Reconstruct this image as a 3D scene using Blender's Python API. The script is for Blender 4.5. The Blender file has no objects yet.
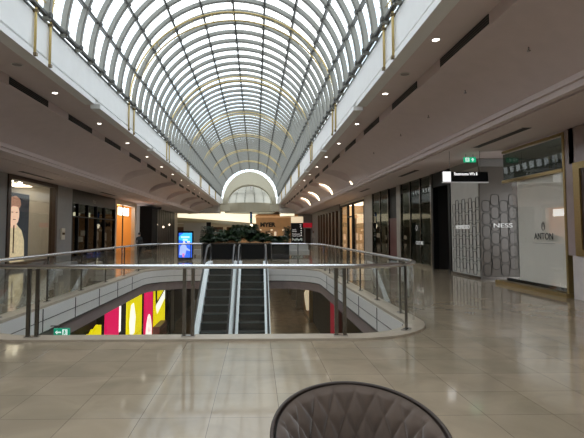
import bpy, bmesh, math, random
from mathutils import Vector, Matrix
random.seed(7)
C = bpy.context.scene.collection
PI = math.pi
H = 1.55

# ------------------------------------------------------------------ materials
MATS = {}
def rgb(c):
    return (c[0], c[1], c[2], 1.0)
def pm(name, col, rough=0.5, metal=0.0, emit=None, es=0.0, var=0.0, vscale=3.0, spec=0.5, bump=0.0, coat=0.0, sheen=0.0, stretch=None):
    if name in MATS: return MATS[name]
    m = bpy.data.materials.new(name); m.use_nodes = True
    nt = m.node_tree; b = nt.nodes['Principled BSDF']
    b.inputs['Base Color'].default_value = rgb(col)
    b.inputs['Roughness'].default_value = rough
    b.inputs['Metallic'].default_value = metal
    b.inputs['Specular IOR Level'].default_value = spec
    b.inputs['Coat Weight'].default_value = coat
    b.inputs['Sheen Weight'].default_value = sheen
    if emit:
        b.inputs['Emission Color'].default_value = rgb(emit); b.inputs['Emission Strength'].default_value = es
    if var > 0 or bump > 0:
        tc = nt.nodes.new('ShaderNodeTexCoord'); n = nt.nodes.new('ShaderNodeTexNoise')
        n.inputs['Scale'].default_value = vscale; n.inputs['Detail'].default_value = 4
        if stretch:
            mp = nt.nodes.new('ShaderNodeMapping'); mp.inputs['Scale'].default_value = stretch
            nt.links.new(tc.outputs['Object'], mp.inputs['Vector']); nt.links.new(mp.outputs[0], n.inputs['Vector'])
        else:
            nt.links.new(tc.outputs['Object'], n.inputs['Vector'])
        if var > 0:
            r = nt.nodes.new('ShaderNodeMapRange')
            r.inputs['From Min'].default_value = .3; r.inputs['From Max'].default_value = .7
            r.inputs['To Min'].default_value = 1 - var; r.inputs['To Max'].default_value = 1 + var
            nt.links.new(n.outputs['Fac'], r.inputs['Value'])
            mx = nt.nodes.new('ShaderNodeVectorMath'); mx.operation = 'SCALE'
            mx.inputs[0].default_value = col
            nt.links.new(r.outputs[0], mx.inputs['Scale'])
            nt.links.new(mx.outputs[0], b.inputs['Base Color'])
        if bump > 0:
            bp = nt.nodes.new('ShaderNodeBump'); bp.inputs['Strength'].default_value = bump; bp.inputs['Distance'].default_value = .01
            nt.links.new(n.outputs['Fac'], bp.inputs['Height']); nt.links.new(bp.outputs[0], b.inputs['Normal'])
    MATS[name] = m
    return m

def glass(name, tint=(.93, .95, .94), refl=1.0, rough=0.0, gcol=(1, 1, 1)):
    """thin pane: see-through with a fresnel reflection"""
    m = bpy.data.materials.new(name); m.use_nodes = True
    nt = m.node_tree; nt.nodes.clear()
    o = nt.nodes.new('ShaderNodeOutputMaterial'); mx = nt.nodes.new('ShaderNodeMixShader')
    t = nt.nodes.new('ShaderNodeBsdfTransparent'); g = nt.nodes.new('ShaderNodeBsdfGlossy')
    lw = nt.nodes.new('ShaderNodeLayerWeight'); pw = nt.nodes.new('ShaderNodeMath'); pw.operation = 'POWER'; pw.inputs[1].default_value = 5
    nt.links.new(lw.outputs['Facing'], pw.inputs[0])
    f = nt.nodes.new('ShaderNodeMath'); f.operation = 'MULTIPLY_ADD'; f.inputs[1].default_value = .93; f.inputs[2].default_value = .07
    nt.links.new(pw.outputs[0], f.inputs[0])
    mu = nt.nodes.new('ShaderNodeMath'); mu.operation = 'MULTIPLY'; mu.inputs[1].default_value = refl
    mu.use_clamp = True
    t.inputs['Color'].default_value = rgb(tint); g.inputs['Roughness'].default_value = rough
    g.inputs['Color'].default_value = rgb(gcol)
    nt.links.new(f.outputs[0], mu.inputs[0]); nt.links.new(mu.outputs[0], mx.inputs[0])
    nt.links.new(t.outputs[0], mx.inputs[1]); nt.links.new(g.outputs[0], mx.inputs[2])
    nt.links.new(mx.outputs[0], o.inputs[0])
    MATS[name] = m
    return m

def tile_floor(name, c1, c2, size, mortar, rough, groutw=.003):
    m = bpy.data.materials.new(name); m.use_nodes = True
    nt = m.node_tree; b = nt.nodes['Principled BSDF']
    tc = nt.nodes.new('ShaderNodeTexCoord')
    mp = nt.nodes.new('ShaderNodeMapping'); mp.inputs['Location'].default_value = (.38, .02, 0)
    br = nt.nodes.new('ShaderNodeTexBrick')
    br.offset = 0.0; br.squash = 1.0
    br.inputs['Scale'].default_value = 1.0
    br.inputs['Brick Width'].default_value = size; br.inputs['Row Height'].default_value = size
    br.inputs['Mortar Size'].default_value = groutw; br.inputs['Mortar Smooth'].default_value = .2
    br.inputs['Color1'].default_value = rgb(c1); br.inputs['Color2'].default_value = rgb(c2)
    br.inputs['Mortar'].default_value = rgb(mortar)
    nt.links.new(tc.outputs['Object'], mp.inputs[0]); nt.links.new(mp.outputs[0], br.inputs['Vector'])
    n = nt.nodes.new('ShaderNodeTexNoise'); n.inputs['Scale'].default_value = 1.7; n.inputs['Detail'].default_value = 6
    n.inputs['Distortion'].default_value = .8
    nt.links.new(tc.outputs['Object'], n.inputs['Vector'])
    r = nt.nodes.new('ShaderNodeMapRange'); r.inputs['From Min'].default_value = .3; r.inputs['From Max'].default_value = .7
    r.inputs['To Min'].default_value = .84; r.inputs['To Max'].default_value = 1.12
    nt.links.new(n.outputs['Fac'], r.inputs['Value'])
    mx = nt.nodes.new('ShaderNodeVectorMath'); mx.operation = 'SCALE'
    nt.links.new(br.outputs['Color'], mx.inputs[0]); nt.links.new(r.outputs[0], mx.inputs['Scale'])
    nt.links.new(mx.outputs[0], b.inputs['Base Color'])
    n2 = nt.nodes.new('ShaderNodeTexNoise'); n2.inputs['Scale'].default_value = 2.5; n2.inputs['Detail'].default_value = 5
    nt.links.new(tc.outputs['Object'], n2.inputs['Vector'])
    r2 = nt.nodes.new('ShaderNodeMapRange'); r2.inputs['To Min'].default_value = rough * .6; r2.inputs['To Max'].default_value = rough * 1.5
    nt.links.new(n2.outputs['Fac'], r2.inputs['Value']); nt.links.new(r2.outputs[0], b.inputs['Roughness'])
    b.inputs['Specular IOR Level'].default_value = .7
    MATS[name] = m
    return m

WHITE = pm('white_paint', (.80, .80, .79), .6, var=.02)
SOFFIT = pm('soffit_paint', (.67, .57, .555), .65, var=.02)
SOFFIT2 = pm('soffit_paint_rough', (.63, .53, .52), .75, var=.03)
RIBM = pm('rib_paint', (.24, .24, .215), .5, var=.02)
PURL = pm('purlin_paint', (.08, .08, .075), .5)
BRASS = pm('brass', (.66, .50, .20), .4, .3)
GOLD = pm('brushed_gold', (.36, .26, .11), .35, .7, var=.08, vscale=20)
STEEL = pm('stainless_steel', (.62, .62, .63), .18, 1.0)
DSTEEL = pm('dark_steel', (.22, .21, .20), .22, 1.0)
CHROME = pm('escalator_steel', (.88, .93, .97), .3, .1)
BLACK = pm('black_paint', (.010, .010, .011), .45, spec=.2)
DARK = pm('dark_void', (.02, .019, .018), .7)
GREYW = pm('grey_wall', (.27, .26, .25), .5, var=.04)
CREAMW = pm('cream_wall', (.62, .56, .47), .6, var=.03)
BROWNF = pm('dark_brown_timber', (.055, .03, .02), .3, var=.15, vscale=6)
MAUVE = pm('mauve_strip', (.25, .19, .19), .55, var=.03)
PANELW = pm('white_fascia_panel', (.82, .79, .77), .35, var=.02)
JOINT = pm('joint', (.06, .055, .05), .6)
CURB = pm('curb_stone', (.50, .42, .33), .3, var=.08, vscale=5)
FLOOR = tile_floor('floor_tiles', (.41, .33, .235), (.355, .29, .205), .583, (.19, .15, .11), .075)
LFLOOR = tile_floor('lower_floor_tiles', (.46, .38, .29), (.40, .33, .26), .9, (.12, .10, .08), .2)
G_RAIL = glass('balustrade_glass', (.92, .94, .92), .9, .01)
G_SHOP = glass('shop_glass', (.88, .88, .85), .8, .0)
G_DARK = glass('dark_shop_glass', (.55, .59, .56), .4, .0)
G_ROOF = glass('roof_glass', (.90, .94, .96), 1.0, .02)

# ------------------------------------------------------------------ builders
class MB:
    def __init__(s): s.v = []; s.f = []; s.smooth = []; s.cuts = []
    def add(s, vs, fs, sm=False):
        o = len(s.v); s.cuts.append((o, len(s.f))); s.v += [tuple(p) for p in vs]
        for f in fs: s.f.append([i + o for i in f]); s.smooth.append(sm)
        return s
    def box(s, x0, x1, y0, y1, z0, z1):
        vs = [(x, y, z) for x in (x0, x1) for y in (y0, y1) for z in (z0, z1)]
        return s.add(vs, [(0, 1, 3, 2), (4, 6, 7, 5), (0, 4, 5, 1), (2, 3, 7, 6), (0, 2, 6, 4), (1, 5, 7, 3)])
    def bar(s, a, b, w, h, up=(0, 0, 1)):
        a = Vector(a); b = Vector(b); d = (b - a).normalized(); up = Vector(up)
        sx = d.cross(up).normalized(); sz = sx.cross(d).normalized()
        vs = [p + sx * i * w / 2 + sz * j * h / 2 for p in (a, b) for i, j in ((-1, -1), (1, -1), (1, 1), (-1, 1))]
        return s.add(vs, [(3, 2, 1, 0), (4, 5, 6, 7), (0, 1, 5, 4), (1, 2, 6, 5), (2, 3, 7, 6), (3, 0, 4, 7)])
    def tube(s, path, r, n=8, closed=False, cap=True):
        P = [Vector(p) for p in path]; m = len(P); rings = []
        nrm = None
        for i, p in enumerate(P):
            if closed: d = (P[(i + 1) % m] - P[i - 1])
            else: d = P[min(i + 1, m - 1)] - P[max(i - 1, 0)]
            d.normalize()
            if nrm is None:
                nrm = Vector((0, 0, 1)) if abs(d.z) < .9 else Vector((1, 0, 0))
            nrm = (nrm - d * nrm.dot(d)).normalized(); bi = d.cross(nrm)
            rr = r[i] if isinstance(r, (list, tuple)) else r
            rings.append([p + nrm * math.cos(2 * PI * k / n) * rr + bi * math.sin(2 * PI * k / n) * rr for k in range(n)])
        vs = [q for R_ in rings for q in R_]; fs = []
        for i in range(m if closed else m - 1):
            j = (i + 1) % m
            for k in range(n): fs.append((i * n + k, i * n + (k + 1) % n, j * n + (k + 1) % n, j * n + k))
        if cap and not closed: fs.append(tuple(range(n))[::-1]); fs.append(tuple((m - 1) * n + k for k in range(n)))
        return s.add(vs, fs, True)
    def sweep_y(s, prof, y0, y1, closed=False):
        """profile [(x,z)] along y"""
        n = len(prof)
        vs = [(x, y0, z) for x, z in prof] + [(x, y1, z) for x, z in prof]
        m = n if closed else n - 1
        fs = [(i, (i + 1) % n, n + (i + 1) % n, n + i) for i in range(m)]
        if closed: fs += [tuple(range(n))[::-1], tuple(range(n, 2 * n))]
        return s.add(vs, fs)
    def prism(s, poly, axis, a, b):
        """2-D poly extruded along axis between a and b. axis x: (y,z); y: (x,z); z: (x,y)"""
        def P(p, t):
            return {'x': (t, p[0], p[1]), 'y': (p[0], t, p[1]), 'z': (p[0], p[1], t)}[axis]
        n = len(poly)
        vs = [P(p, a) for p in poly] + [P(p, b) for p in poly]
        return s.add(vs, [(i, (i + 1) % n, n + (i + 1) % n, n + i) for i in range(n)] + [tuple(range(n))[::-1], tuple(range(n, 2 * n))])
    def disc(s, c, r, z0, z1, n=20):
        return s.prism([(c[0] + r * math.cos(2 * PI * k / n), c[1] + r * math.sin(2 * PI * k / n)) for k in range(n)], 'z', z0, z1)
    def sphere(s, c, r, nu=12, nv=8, sc=(1, 1, 1)):
        vs = []; fs = []
        for j in range(nv + 1):
            t = PI * j / nv
            for i in range(nu):
                p = 2 * PI * i / nu
                vs.append((c[0] + r * sc[0] * math.sin(t) * math.cos(p), c[1] + r * sc[1] * math.sin(t) * math.sin(p), c[2] + r * sc[2] * math.cos(t)))
        for j in range(nv):
            for i in range(nu): fs.append((j * nu + i, (j + 1) * nu + i, (j + 1) * nu + (i + 1) % nu, j * nu + (i + 1) % nu))
        return s.add(vs, fs, True)
    def build(s, name, mat, parent=None, label=None, cat=None, group=None, kind=None, origin=None):
        me = bpy.data.meshes.new(name)
        if parent is not None: org = wloc(parent)
        elif origin is not None: org = Vector(origin)
        elif kind == 'structure': org = Vector((0, 0, 0))
        else:
            xs, ys, zs = zip(*s.v)
            org = Vector(((min(xs) + max(xs)) / 2, (min(ys) + max(ys)) / 2, min(zs)))
        me.from_pydata([tuple(Vector(p) - org) for p in s.v], [], s.f)
        me.materials.append(mat)
        for p, sm in zip(me.polygons, s.smooth): p.use_smooth = sm
        bm = bmesh.new(); bm.from_mesh(me); bmesh.ops.recalc_face_normals(bm, faces=bm.faces); bm.to_mesh(me); bm.free()
        o = bpy.data.objects.new(name, me); C.objects.link(o)
        if parent is not None: o.parent = parent
        else: o.location = org
        tag(o, label, cat, group, kind)
        return o

def each(mb, name, mat, parent):
    """every added solid becomes an object of its own"""
    out = []
    for k, (v0, f0) in enumerate(mb.cuts):
        v1, f1 = mb.cuts[k + 1] if k + 1 < len(mb.cuts) else (len(mb.v), len(mb.f))
        p = MB(); p.add(mb.v[v0:v1], [[i - v0 for i in f] for f in mb.f[f0:f1]], mb.smooth[f0])
        out.append(p.build(name, mat, parent))
    return out
def wloc(o):
    l = Vector(o.location)
    while o.parent: o = o.parent; l = l + Vector(o.location)
    return l
def tag(o, label=None, cat=None, group=None, kind=None):
    if label: o['label'] = label
    if cat: o['category'] = cat
    if group: o['group'] = group
    if kind: o['kind'] = kind
    return o
def thing(name, label, cat, loc=(0, 0, 0), group=None, rz=0):
    o = bpy.data.objects.new(name, None); C.objects.link(o); o.location = loc
    o.rotation_euler = (0, 0, rz); o.empty_display_size = .1
    return tag(o, label, cat, group)
def st(name, mb, mat): return mb.build(name, mat, kind='structure')
def copy_tree(o, loc=None, parent=None, label=None):
    c = o.copy(); C.objects.link(c)
    if parent is not None: c.parent = parent
    for ch in list(o.children): copy_tree(ch, None, c)
    if loc is not None: c.location = loc
    if label: c['label'] = label
    return c
def text(name, body, size, loc, facing, mat, parent, extrude=.004, align='CENTER', sx=1.0, offset=0.0):
    """facing: '-y' towards camera side, '-x' or '+x' """
    cu = bpy.data.curves.new(name, 'FONT'); cu.body = body; cu.size = size; cu.extrude = extrude
    cu.align_x = align; cu.align_y = 'CENTER'; cu.offset = offset
    cu.materials.append(mat)
    tmp = bpy.data.objects.new(name, cu); C.objects.link(tmp); bpy.context.view_layer.update()
    me = bpy.data.meshes.new_from_object(tmp.evaluated_get(bpy.context.evaluated_depsgraph_get()))
    bpy.data.objects.remove(tmp); me.materials.clear(); me.materials.append(mat)
    o = bpy.data.objects.new(name, me); C.objects.link(o)
    o.rotation_euler = {'-y': (PI / 2, 0, 0), '-x': (PI / 2, 0, -PI / 2), '+x': (PI / 2, 0, PI / 2)}[facing]
    o.scale = (sx, 1, 1)
    o.location = Vector(loc) - (wloc(parent) if parent else Vector((0, 0, 0)))
    if parent: o.parent = parent
    return o
ORD = ['first', 'second', 'third', 'fourth', 'fifth', 'sixth', 'seventh', 'eighth', 'ninth', 'tenth', 'eleventh', 'twelfth', 'thirteenth', 'fourteenth', 'fifteenth', 'sixteenth']

# ------------------------------------------------------------------ dimensions
VX0, VX1, VY0, VY1 = -4.40, 2.56, 7.12, 20.15       # void in the floor
CX, R, ZS = -.795, 3.555, 5.87                      # vault axis, radius, springing
FX0, FX1 = -4.35, 2.76                              # fascia planes below the vault
YB, YE = -8.0, 58.0
XL, XR = -10.3, 7.4
ZC = 3.98

def rrect(off, n=10, z=None):
    """rounded outline of the void moved outwards by off"""
    x0, x1, y0, y1 = VX0 - off, VX1 + off, VY0 - off, VY1 + off
    pts = []
    for cx, cy, r, a0 in ((x1, y0, 1.15 + off, -90), (x1, y1, 1.7 + off, 0), (x0, y1, 1.7 + off, 90), (x0, y0, 1.15 + off, 180)):
        sx = -1 if cx == x1 else 1; sy = 1 if cy == y0 else -1
        for k in range(n + 1):
            a = math.radians(a0 + 90 * k / n)
            pts.append((cx + sx * r + r * math.cos(a), cy + sy * r + r * math.sin(a)))
    return pts

def holed(name, outer, hole, z, mat):
    bm = bmesh.new()
    for loop in (outer, hole):
        vs = [bm.verts.new((x, y, z)) for x, y in loop]
        for i in range(len(vs)): bm.edges.new((vs[i], vs[(i + 1) % len(vs)]))
    bmesh.ops.triangle_fill(bm, use_beauty=True, use_dissolve=False, edges=bm.edges[:])
    me = bpy.data.meshes.new(name); bm.to_mesh(me); bm.free(); me.materials.append(mat)
    o = bpy.data.objects.new(name, me); C.objects.link(o); o['kind'] = 'structure'
    return o

# ------------------------------------------------------------------ floors
OUT = [(XL - 3, YB), (10.9, YB), (10.9, 62), (26, 62), (26, 86), (-26, 86), (-26, 62), (XL - 3, 62)]
holed('floor', OUT, rrect(0), 0, FLOOR)
holed('ceiling_lower', [(-9, -2), (9, -2), (9, 75), (-9, 75)], rrect(0), -.82, pm('lower_ceiling', (.5, .46, .43), .7))
st('floor_lower', MB().box(-9, 9, -2, 75, -5.3, -5.2), LFLOOR)
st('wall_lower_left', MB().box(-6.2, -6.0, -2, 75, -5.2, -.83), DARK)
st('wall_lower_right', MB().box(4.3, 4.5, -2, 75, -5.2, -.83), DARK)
st('wall_lower_end', MB().box(-6, 4.3, 72, 72.2, -5.2, -.83), CREAMW)
st('wall_lower_near', MB().box(-6, 4.3, 1.8, 2.0, -5.2, -.83), GREYW)

def ring(inner, outer, z0, z1):
    m = MB(); n = len(inner)
    vs = [(x, y, z) for loop in (inner, outer) for z in (z0, z1) for x, y in loop]
    fs = []
    for i in range(n):
        j = (i + 1) % n
        fs += [(i, j, n + j, n + i), (2 * n + i, 3 * n + i, 3 * n + j, 2 * n + j), (n + i, n + j, 3 * n + j, 3 * n + i), (i, 2 * n + i, 2 * n + j, j)]
    return m.add(vs, fs)
st('trim_1', ring(rrect(-.02), rrect(.30), -.02, .035), CURB)                  # curb round the void
st('trim_2', ring(rrect(-.03), rrect(.02), -.50, -.03), PANELW)                # white fascia band
st('trim_3', ring(rrect(-.05), rrect(.02), -.53, -.50), JOINT)
st('trim_4', ring(rrect(-.01), rrect(.06), -.84, -.53), MAUVE)
jm = MB()
for x, s in ((VX0 + .03, 1), (VX1 - .03, -1)):
    y = VY0 + 1.05
    while y < VY1 - 1.2:
        jm.box(x - .012, x + .012, y - .012, y + .012, -.50, -.03); y += 1.75
for i in range(-3, 4):
    x = (VX0 + VX1) / 2 + i * 1.2
    if abs(x - (-.83)) > 1.5: jm.box(x - .012, x + .012, VY1 - .04, VY1 - .02, -.50, -.03)
jr = ring(rrect(-.036), rrect(-.02), -.275, -.262); jm.add(jr.v, jr.f)
st('trim_5', jm, JOINT)

# ------------------------------------------------------------------ balustrade round the void
def outline_y(): return rrect(.14, 12)
def balustrade(name, label, pts, posts, double=True):
    """pts 2-D path; posts list of arc positions (points)"""
    t = thing(name, label, 'balustrade', (pts[0][0], pts[0][1], .035), 'balustrades round the void')
    MB().tube([(x, y, 1.045) for x, y in pts], .034, 10).build('handrail', STEEL, t, 'polished steel handrail')
    # glass panels split at posts
    L = [0]
    for a, b in zip(pts, pts[1:]): L.append(L[-1] + math.dist(a, b))
    def at(s):
        for i in range(len(L) - 1):
            if s <= L[i + 1] + 1e-9:
                k = (s - L[i]) / (L[i + 1] - L[i]); a, b = pts[i], pts[i + 1]
                return Vector((a[0] + (b[0] - a[0]) * k, a[1] + (b[1] - a[1]) * k, 0)), (Vector((b[0], b[1], 0)) - Vector((a[0], a[1], 0))).normalized()
        return Vector((pts[-1][0], pts[-1][1], 0)), (Vector((*pts[-1], 0)) - Vector((*pts[-2], 0))).normalized()
    cuts = [0] + posts + [L[-1]]
    for a, b in zip(cuts, cuts[1:]):
        n = max(1, int((b - a) / .25)); a += .012; b -= .012
        q = [at(a + (b - a) * k / n)[0] for k in range(n + 1)]
        m = MB(); m.add([(p.x, p.y, z) for p in q for z in (.06, .99)], [(2 * i, 2 * i + 2, 2 * i + 3, 2 * i + 1) for i in range(n)])
        m.build('glass_panel', G_RAIL, t)
    for s in posts:
        p, d = at(s); nrm = Vector((-d.y, d.x, 0))
        po = MB()
        for e in ((-.062, .062) if double else (0,)):
            c = p + d * e
            po.bar(c + Vector((0, 0, .03)), c + Vector((0, 0, 1.02)), .05 if double else .03, .035, nrm)
        o = po.build('post', DSTEEL, t)
        MB().bar(p - d * .10 + Vector((0, 0, .045)), p + d * .10 + Vector((0, 0, .045)), .09, .02).build('foot_plate', STEEL, o)
    return t, L[-1]
ol = rrect(.14, 12)
n1 = 13
c_nr, c_fr, c_fl, c_nl = ol[:n1], ol[n1:2 * n1], ol[2 * n1:3 * n1], ol[3 * n1:]
near = c_nl[6:] + c_nr[:7]
L0 = math.dist(c_nl[-1], c_nr[0]); a0 = sum(math.dist(a, b) for a, b in zip(c_nl[6:], c_nl[7:]))
def near_s(x): return a0 + (x - c_nl[-1][0])
balustrade('balustrade', 'glass balustrade with steel handrail along the void edge facing the quilted chair', near, [near_s(-3.22), near_s(-.98), near_s(1.24)])
right = c_nr[6:] + c_fr[:7]; Lr = sum(math.dist(a, b) for a, b in zip(right, right[1:]))
balustrade('balustrade', 'glass balustrade running along the void edge on the restrooms sign side', right, [.02, 1.6, 3.3, 5.0, 6.7, 8.4, 10.1, Lr - 1.4], False)
left = c_fl[6:] + c_nl[:7]; Ll = sum(math.dist(a, b) for a, b in zip(left, left[1:]))
balustrade('balustrade', 'glass balustrade running along the void edge on the lit portrait side', left, [1.4, 3.4, 5.4, 7.4, 9.4, 11.4], False)
balustrade('balustrade', 'short far glass balustrade between the escalators and the directory totem', [(.62, VY1 + .14)] + c_fr[6:][::-1][-1:] if False else ([(.62, VY1 + .14), (c_fr[-1][0], c_fr[-1][1])] + c_fr[6:-1][::-1]), [.03, 1.2], False)
balustrade('balustrade', 'short far glass balustrade between the escalators and the blue screen kiosk', (c_fl[:7][::-1][0:] + [(-2.28, VY1 + .14)]) , [1.35, 2.3], False)

# ------------------------------------------------------------------ galleries: soffits
YC = [26.3, 33.1, 39.9, 46.7, 53.5]
def cove_w(y):
    for c in YC:
        if c - 4.6 < y <= c: return ((y - c + 4.6) / 4.6) ** .7
    return 0.0
def fascia_profile(sgn, fx):
    s = sgn
    return [(fx, ZS + .02), (fx, 5.16), (fx + s * .07, 5.16), (fx + s * .07, 5.09), (fx + s * .30, 5.09)]
def slope(side):
    """the inclined soffit with arched recesses"""
    if side > 0: xa, xb, za, zb = 3.75, 5.40, 4.86, 4.19
    else: xa, xb, za, zb = -5.60, -7.55, 4.86, 4.19
    ys = [YB, 10, 20]
    for c in YC:
        ys += [c - 4.6 + .23 * k for k in range(21)] + [c + .001]
    ys += [62.2]
    NX = 22
    xs = [xa + (xb - xa) * i / NX for i in range(NX + 1)]
    m = MB(); vs = []
    for y in ys:
        for i, x in enumerate(xs):
            t = i / NX
            z = za + (zb - za) * t + .10 * math.sin(PI * t) * (1 if side > 0 else 1.3)
            q = 4.05 + .97 * math.sqrt(max(0, 1 - t ** 3.2))
            z = z + (max(q, z) - z) * cove_w(y)
            vs.append((x, y, z))
    n = len(xs)
    fs = [(j * n + i, j * n + i + 1, (j + 1) * n + i + 1, (j + 1) * n + i) for j in range(len(ys) - 1) for i in range(n - 1)]
    m.add(vs, fs)
    return m
YF = 62.2
for side, nm, fx, xr in ((1, 'right', FX1, 3.75), (-1, 'left', FX0, -5.60)):
    m = MB(); m.sweep_y(fascia_profile(side, fx), YB, YF)
    st('wall_fascia_' + nm, m, WHITE)
    lm = MB(); y = YB
    while y < YF:                                        # lip under the fascia with a gap in every bay
        g = 13.0 + 6.8 * math.floor((y - 13.0) / 6.8 + 1e-6)
        y1 = min(g + 6.8 - .4, YF)
        x0, x1 = sorted((fx - side * .03, fx + side * .24))
        if y1 > y: lm.box(x0, x1, y, y1, 4.96, 5.09)
        y = g + 6.8
    st('trim_6' if side > 0 else 'trim_7', lm, WHITE)
    m = MB(); m.sweep_y([(fx + side * .20, 5.085), (xr, 5.085), (xr, 4.86)], YB, YF)
    st('ceiling_' + nm, m, SOFFIT)
    sl = st('ceiling_slope_' + nm, slope(side), SOFFIT2)
    for p in sl.data.polygons: p.use_smooth = False
# cornices and the flat ceilings over the shop fronts
m = MB(); m.sweep_y([(5.40, 4.24), (5.36, 4.19), (5.36, 4.10), (5.42, 4.10), (5.42, 3.98), (5.54, 3.98), (5.54, 4.03), (5.60, 4.03), (5.60, 3.96), (5.78, 3.96), (5.78, 4.0), (10.9, 4.0)], YB, YF)
st('ceiling_cornice_right', m, SOFFIT)
m = MB(); m.sweep_y([(-7.55, 4.26), (-7.50, 4.19), (-7.50, 4.08), (-7.58, 4.08), (-7.58, 3.98), (-8.2, 3.94), (-8.2, 4.0), (-8.28, 4.0), (-8.28, 3.94), (-8.80, 3.90), (-8.80, 3.99), (-13.5, 3.99)], YB, YF)
st('ceiling_cornice_left', m, SOFFIT)
# blank roof above so no daylight leaks in
st('ceiling_roof_right', MB().box(FX1 + .35, 11, YB, YF, 5.9, 6.0), WHITE)
st('ceiling_roof_left', MB().box(-13.5, FX0 - .35, YB, YF, 5.9, 6.0), WHITE)
st('trim_8', MB().box(FX1, FX1 + .40, YB, YE, 5.86, 5.93).box(FX0 - .40, FX0, YB, YE, 5.86, 5.93), WHITE)
st('wall_back', MB().box(-13.5, 11, YB - .2, YB, 0, 6), CREAMW)

# ------------------------------------------------------------------ barrel vault
vault = bpy.data.objects.new('window_1', None); C.objects.link(vault); vault['kind'] = 'structure'
vault['label'] = 'glazed barrel vault over the mall'
def arc(r, y, a0=0, a1=180, n=48, cx=CX, cz=ZS, rz=None):
    rz = rz or r
    return [(cx + r * math.cos(math.radians(a0 + (a1 - a0) * k / n)), y, cz + rz * math.sin(math.radians(a0 + (a1 - a0) * k / n))) for k in range(n + 1)]
def arcring(m, r0, r1, y0, y1, n=48, cx=CX, cz=ZS, e0=1.0, e1=1.0):
    """solid half ring; e scales the height of the ellipse"""
    A = [arc(r0, y0, n=n, cx=cx, cz=cz, rz=r0 * e0), arc(r1, y0, n=n, cx=cx, cz=cz, rz=r1 * e1), arc(r1, y1, n=n, cx=cx, cz=cz, rz=r1 * e1), arc(r0, y1, n=n, cx=cx, cz=cz, rz=r0 * e0)]
    vs = [p for a in A for p in a]; k = n + 1; fs = []
    for i in range(n):
        for q in range(4):
            w = (q + 1) % 4
            fs.append((q * k + i, q * k + i + 1, w * k + i + 1, w * k + i))
    fs += [(0, k, 2 * k, 3 * k), (k - 1, 2 * k - 1, 3 * k - 1, 4 * k - 1)]
    return m.add(vs, fs)
gm = MB(); A = arc(R, YB, n=60); B = arc(R, YE, n=60)
gm.add(A + B, [(i, i + 1, 61 + i + 1, 61 + i) for i in range(60)])
gm.build('glazing', G_ROOF, vault)
rib0 = arcring(MB(), R - .13, R - .01, -.055, .055).build('rib', RIBM, vault)
cap0 = arcring(MB(), R - .155, R - .125, -.028, .028).build('rib_flange', pm('rib_flange', (.30, .30, .28), .5), rib0)
yr = YB + .5; ribs = []
rib0.location = (0, yr, 0)
while yr + .85 < YE:
    yr += .85
    if abs((yr + 100) % .85) >= 0:
        r = copy_tree(rib0, (0, yr, 0), vault)
for k in range(0, 11):
    a = math.radians(18 * k); a = min(max(a, math.radians(1.5)), PI - math.radians(1.5))
    m = MB(); d = Vector((math.cos(a), 0, math.sin(a))); c = Vector((CX, 0, ZS)) + d * (R - .07)
    m.bar(c + Vector((0, YB, 0)), c + Vector((0, YE, 0)), .055, .10, d)
    for q in range(int((YE - YB - .5) / .85) + 1):       # square clamps where ribs cross
        y = YB + .5 + .85 * q; cc = c - d * .085
        if 4 < y < 45: m.bar(cc + Vector((0, y - .06, 0)), cc + Vector((0, y + .06, 0)), .10, .05, d)
    m.build('purlin', PURL, vault)
# gable at the back
st('wall_vault_back', arcring(MB(), .02, R, YB - .15, YB), WHITE)

# pairs of slender brass arches inside the vault
def brass_arch(y, label):
    t = thing('light_arch', label, 'arch', (CX, y, 4.97), 'brass tube arches crossing the vault')
    for e in (-.33, .33):
        r = R - .26
        path = [(FX0 + .045, y + e, 5.02), (FX0 + .045, y + e, ZS)]
        a = arc(R - .045, y + e, 178, 2, 56, cz=ZS, rz=R - .30)
        path = path + a + [(FX1 - .045, y + e, ZS), (FX1 - .045, y + e, 5.02)]
        tu = MB().tube(path, .028, 6).build('tube', BRASS, t)
        b = MB()
        for q in a[::2]:
            dd = Vector((CX - q[0], 0, ZS - q[2])).normalized()
            b.sphere(Vector(q) + dd * .045, .018, 6, 4)
        each(b, 'bulb', pm('bulb_glass', (.75, .68, .45), .25), tu)
        f = MB()
        for x in (FX0 + .045, FX1 - .045):
            f.box(x - .045, x + .045, y + e - .035, y + e + .035, 4.97, 5.03); f.box(x - .045, x + .045, y + e - .035, y + e + .035, ZS - .03, ZS + .02)
        each(f, 'bracket', pm('bracket_bronze', (.2, .15, .08), .4, .6), tu)
    s = MB()
    for k in range(6, 175, 12):
        p = [(CX + (R - .045) * math.cos(math.radians(k)), y + e, ZS + (R - .30) * math.sin(math.radians(k))) for e in (-.33, .33)]
        s.bar(p[0], p[1], .02, .02)
    each(s, 'cross_tie', BRASS, t)
for i, y in enumerate([9.42, 16.2, 23.0, 29.8, 36.6, 43.4, 50.2]):
    brass_arch(y, 'double brass tube arch with small bulbs, %s one counted from the quilted chair' % ORD[i])

# ------------------------------------------------------------------ end of the vault: ring, rotunda dome
CREAMR = pm('cream_plaster', (.50, .46, .35), .6, var=.02)
st('trim_9', arcring(MB(), 2.78, 3.30, YE - .2, YE + .5, cz=5.0, e0=.86, e1=1.20), CREAMR)
st('trim_10', arcring(MB(), 2.73, 2.81, YE - .3, YE + 1.9, cz=5.0, e0=.86, e1=.87), CREAMR)
m = MB(); m.add(arc(R, YE + .1, n=40) + [(CX - R, YE + .1, 4.2), (CX + R, YE + .1, 4.2)] , [tuple(range(41)) + (41, 42)])
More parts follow.
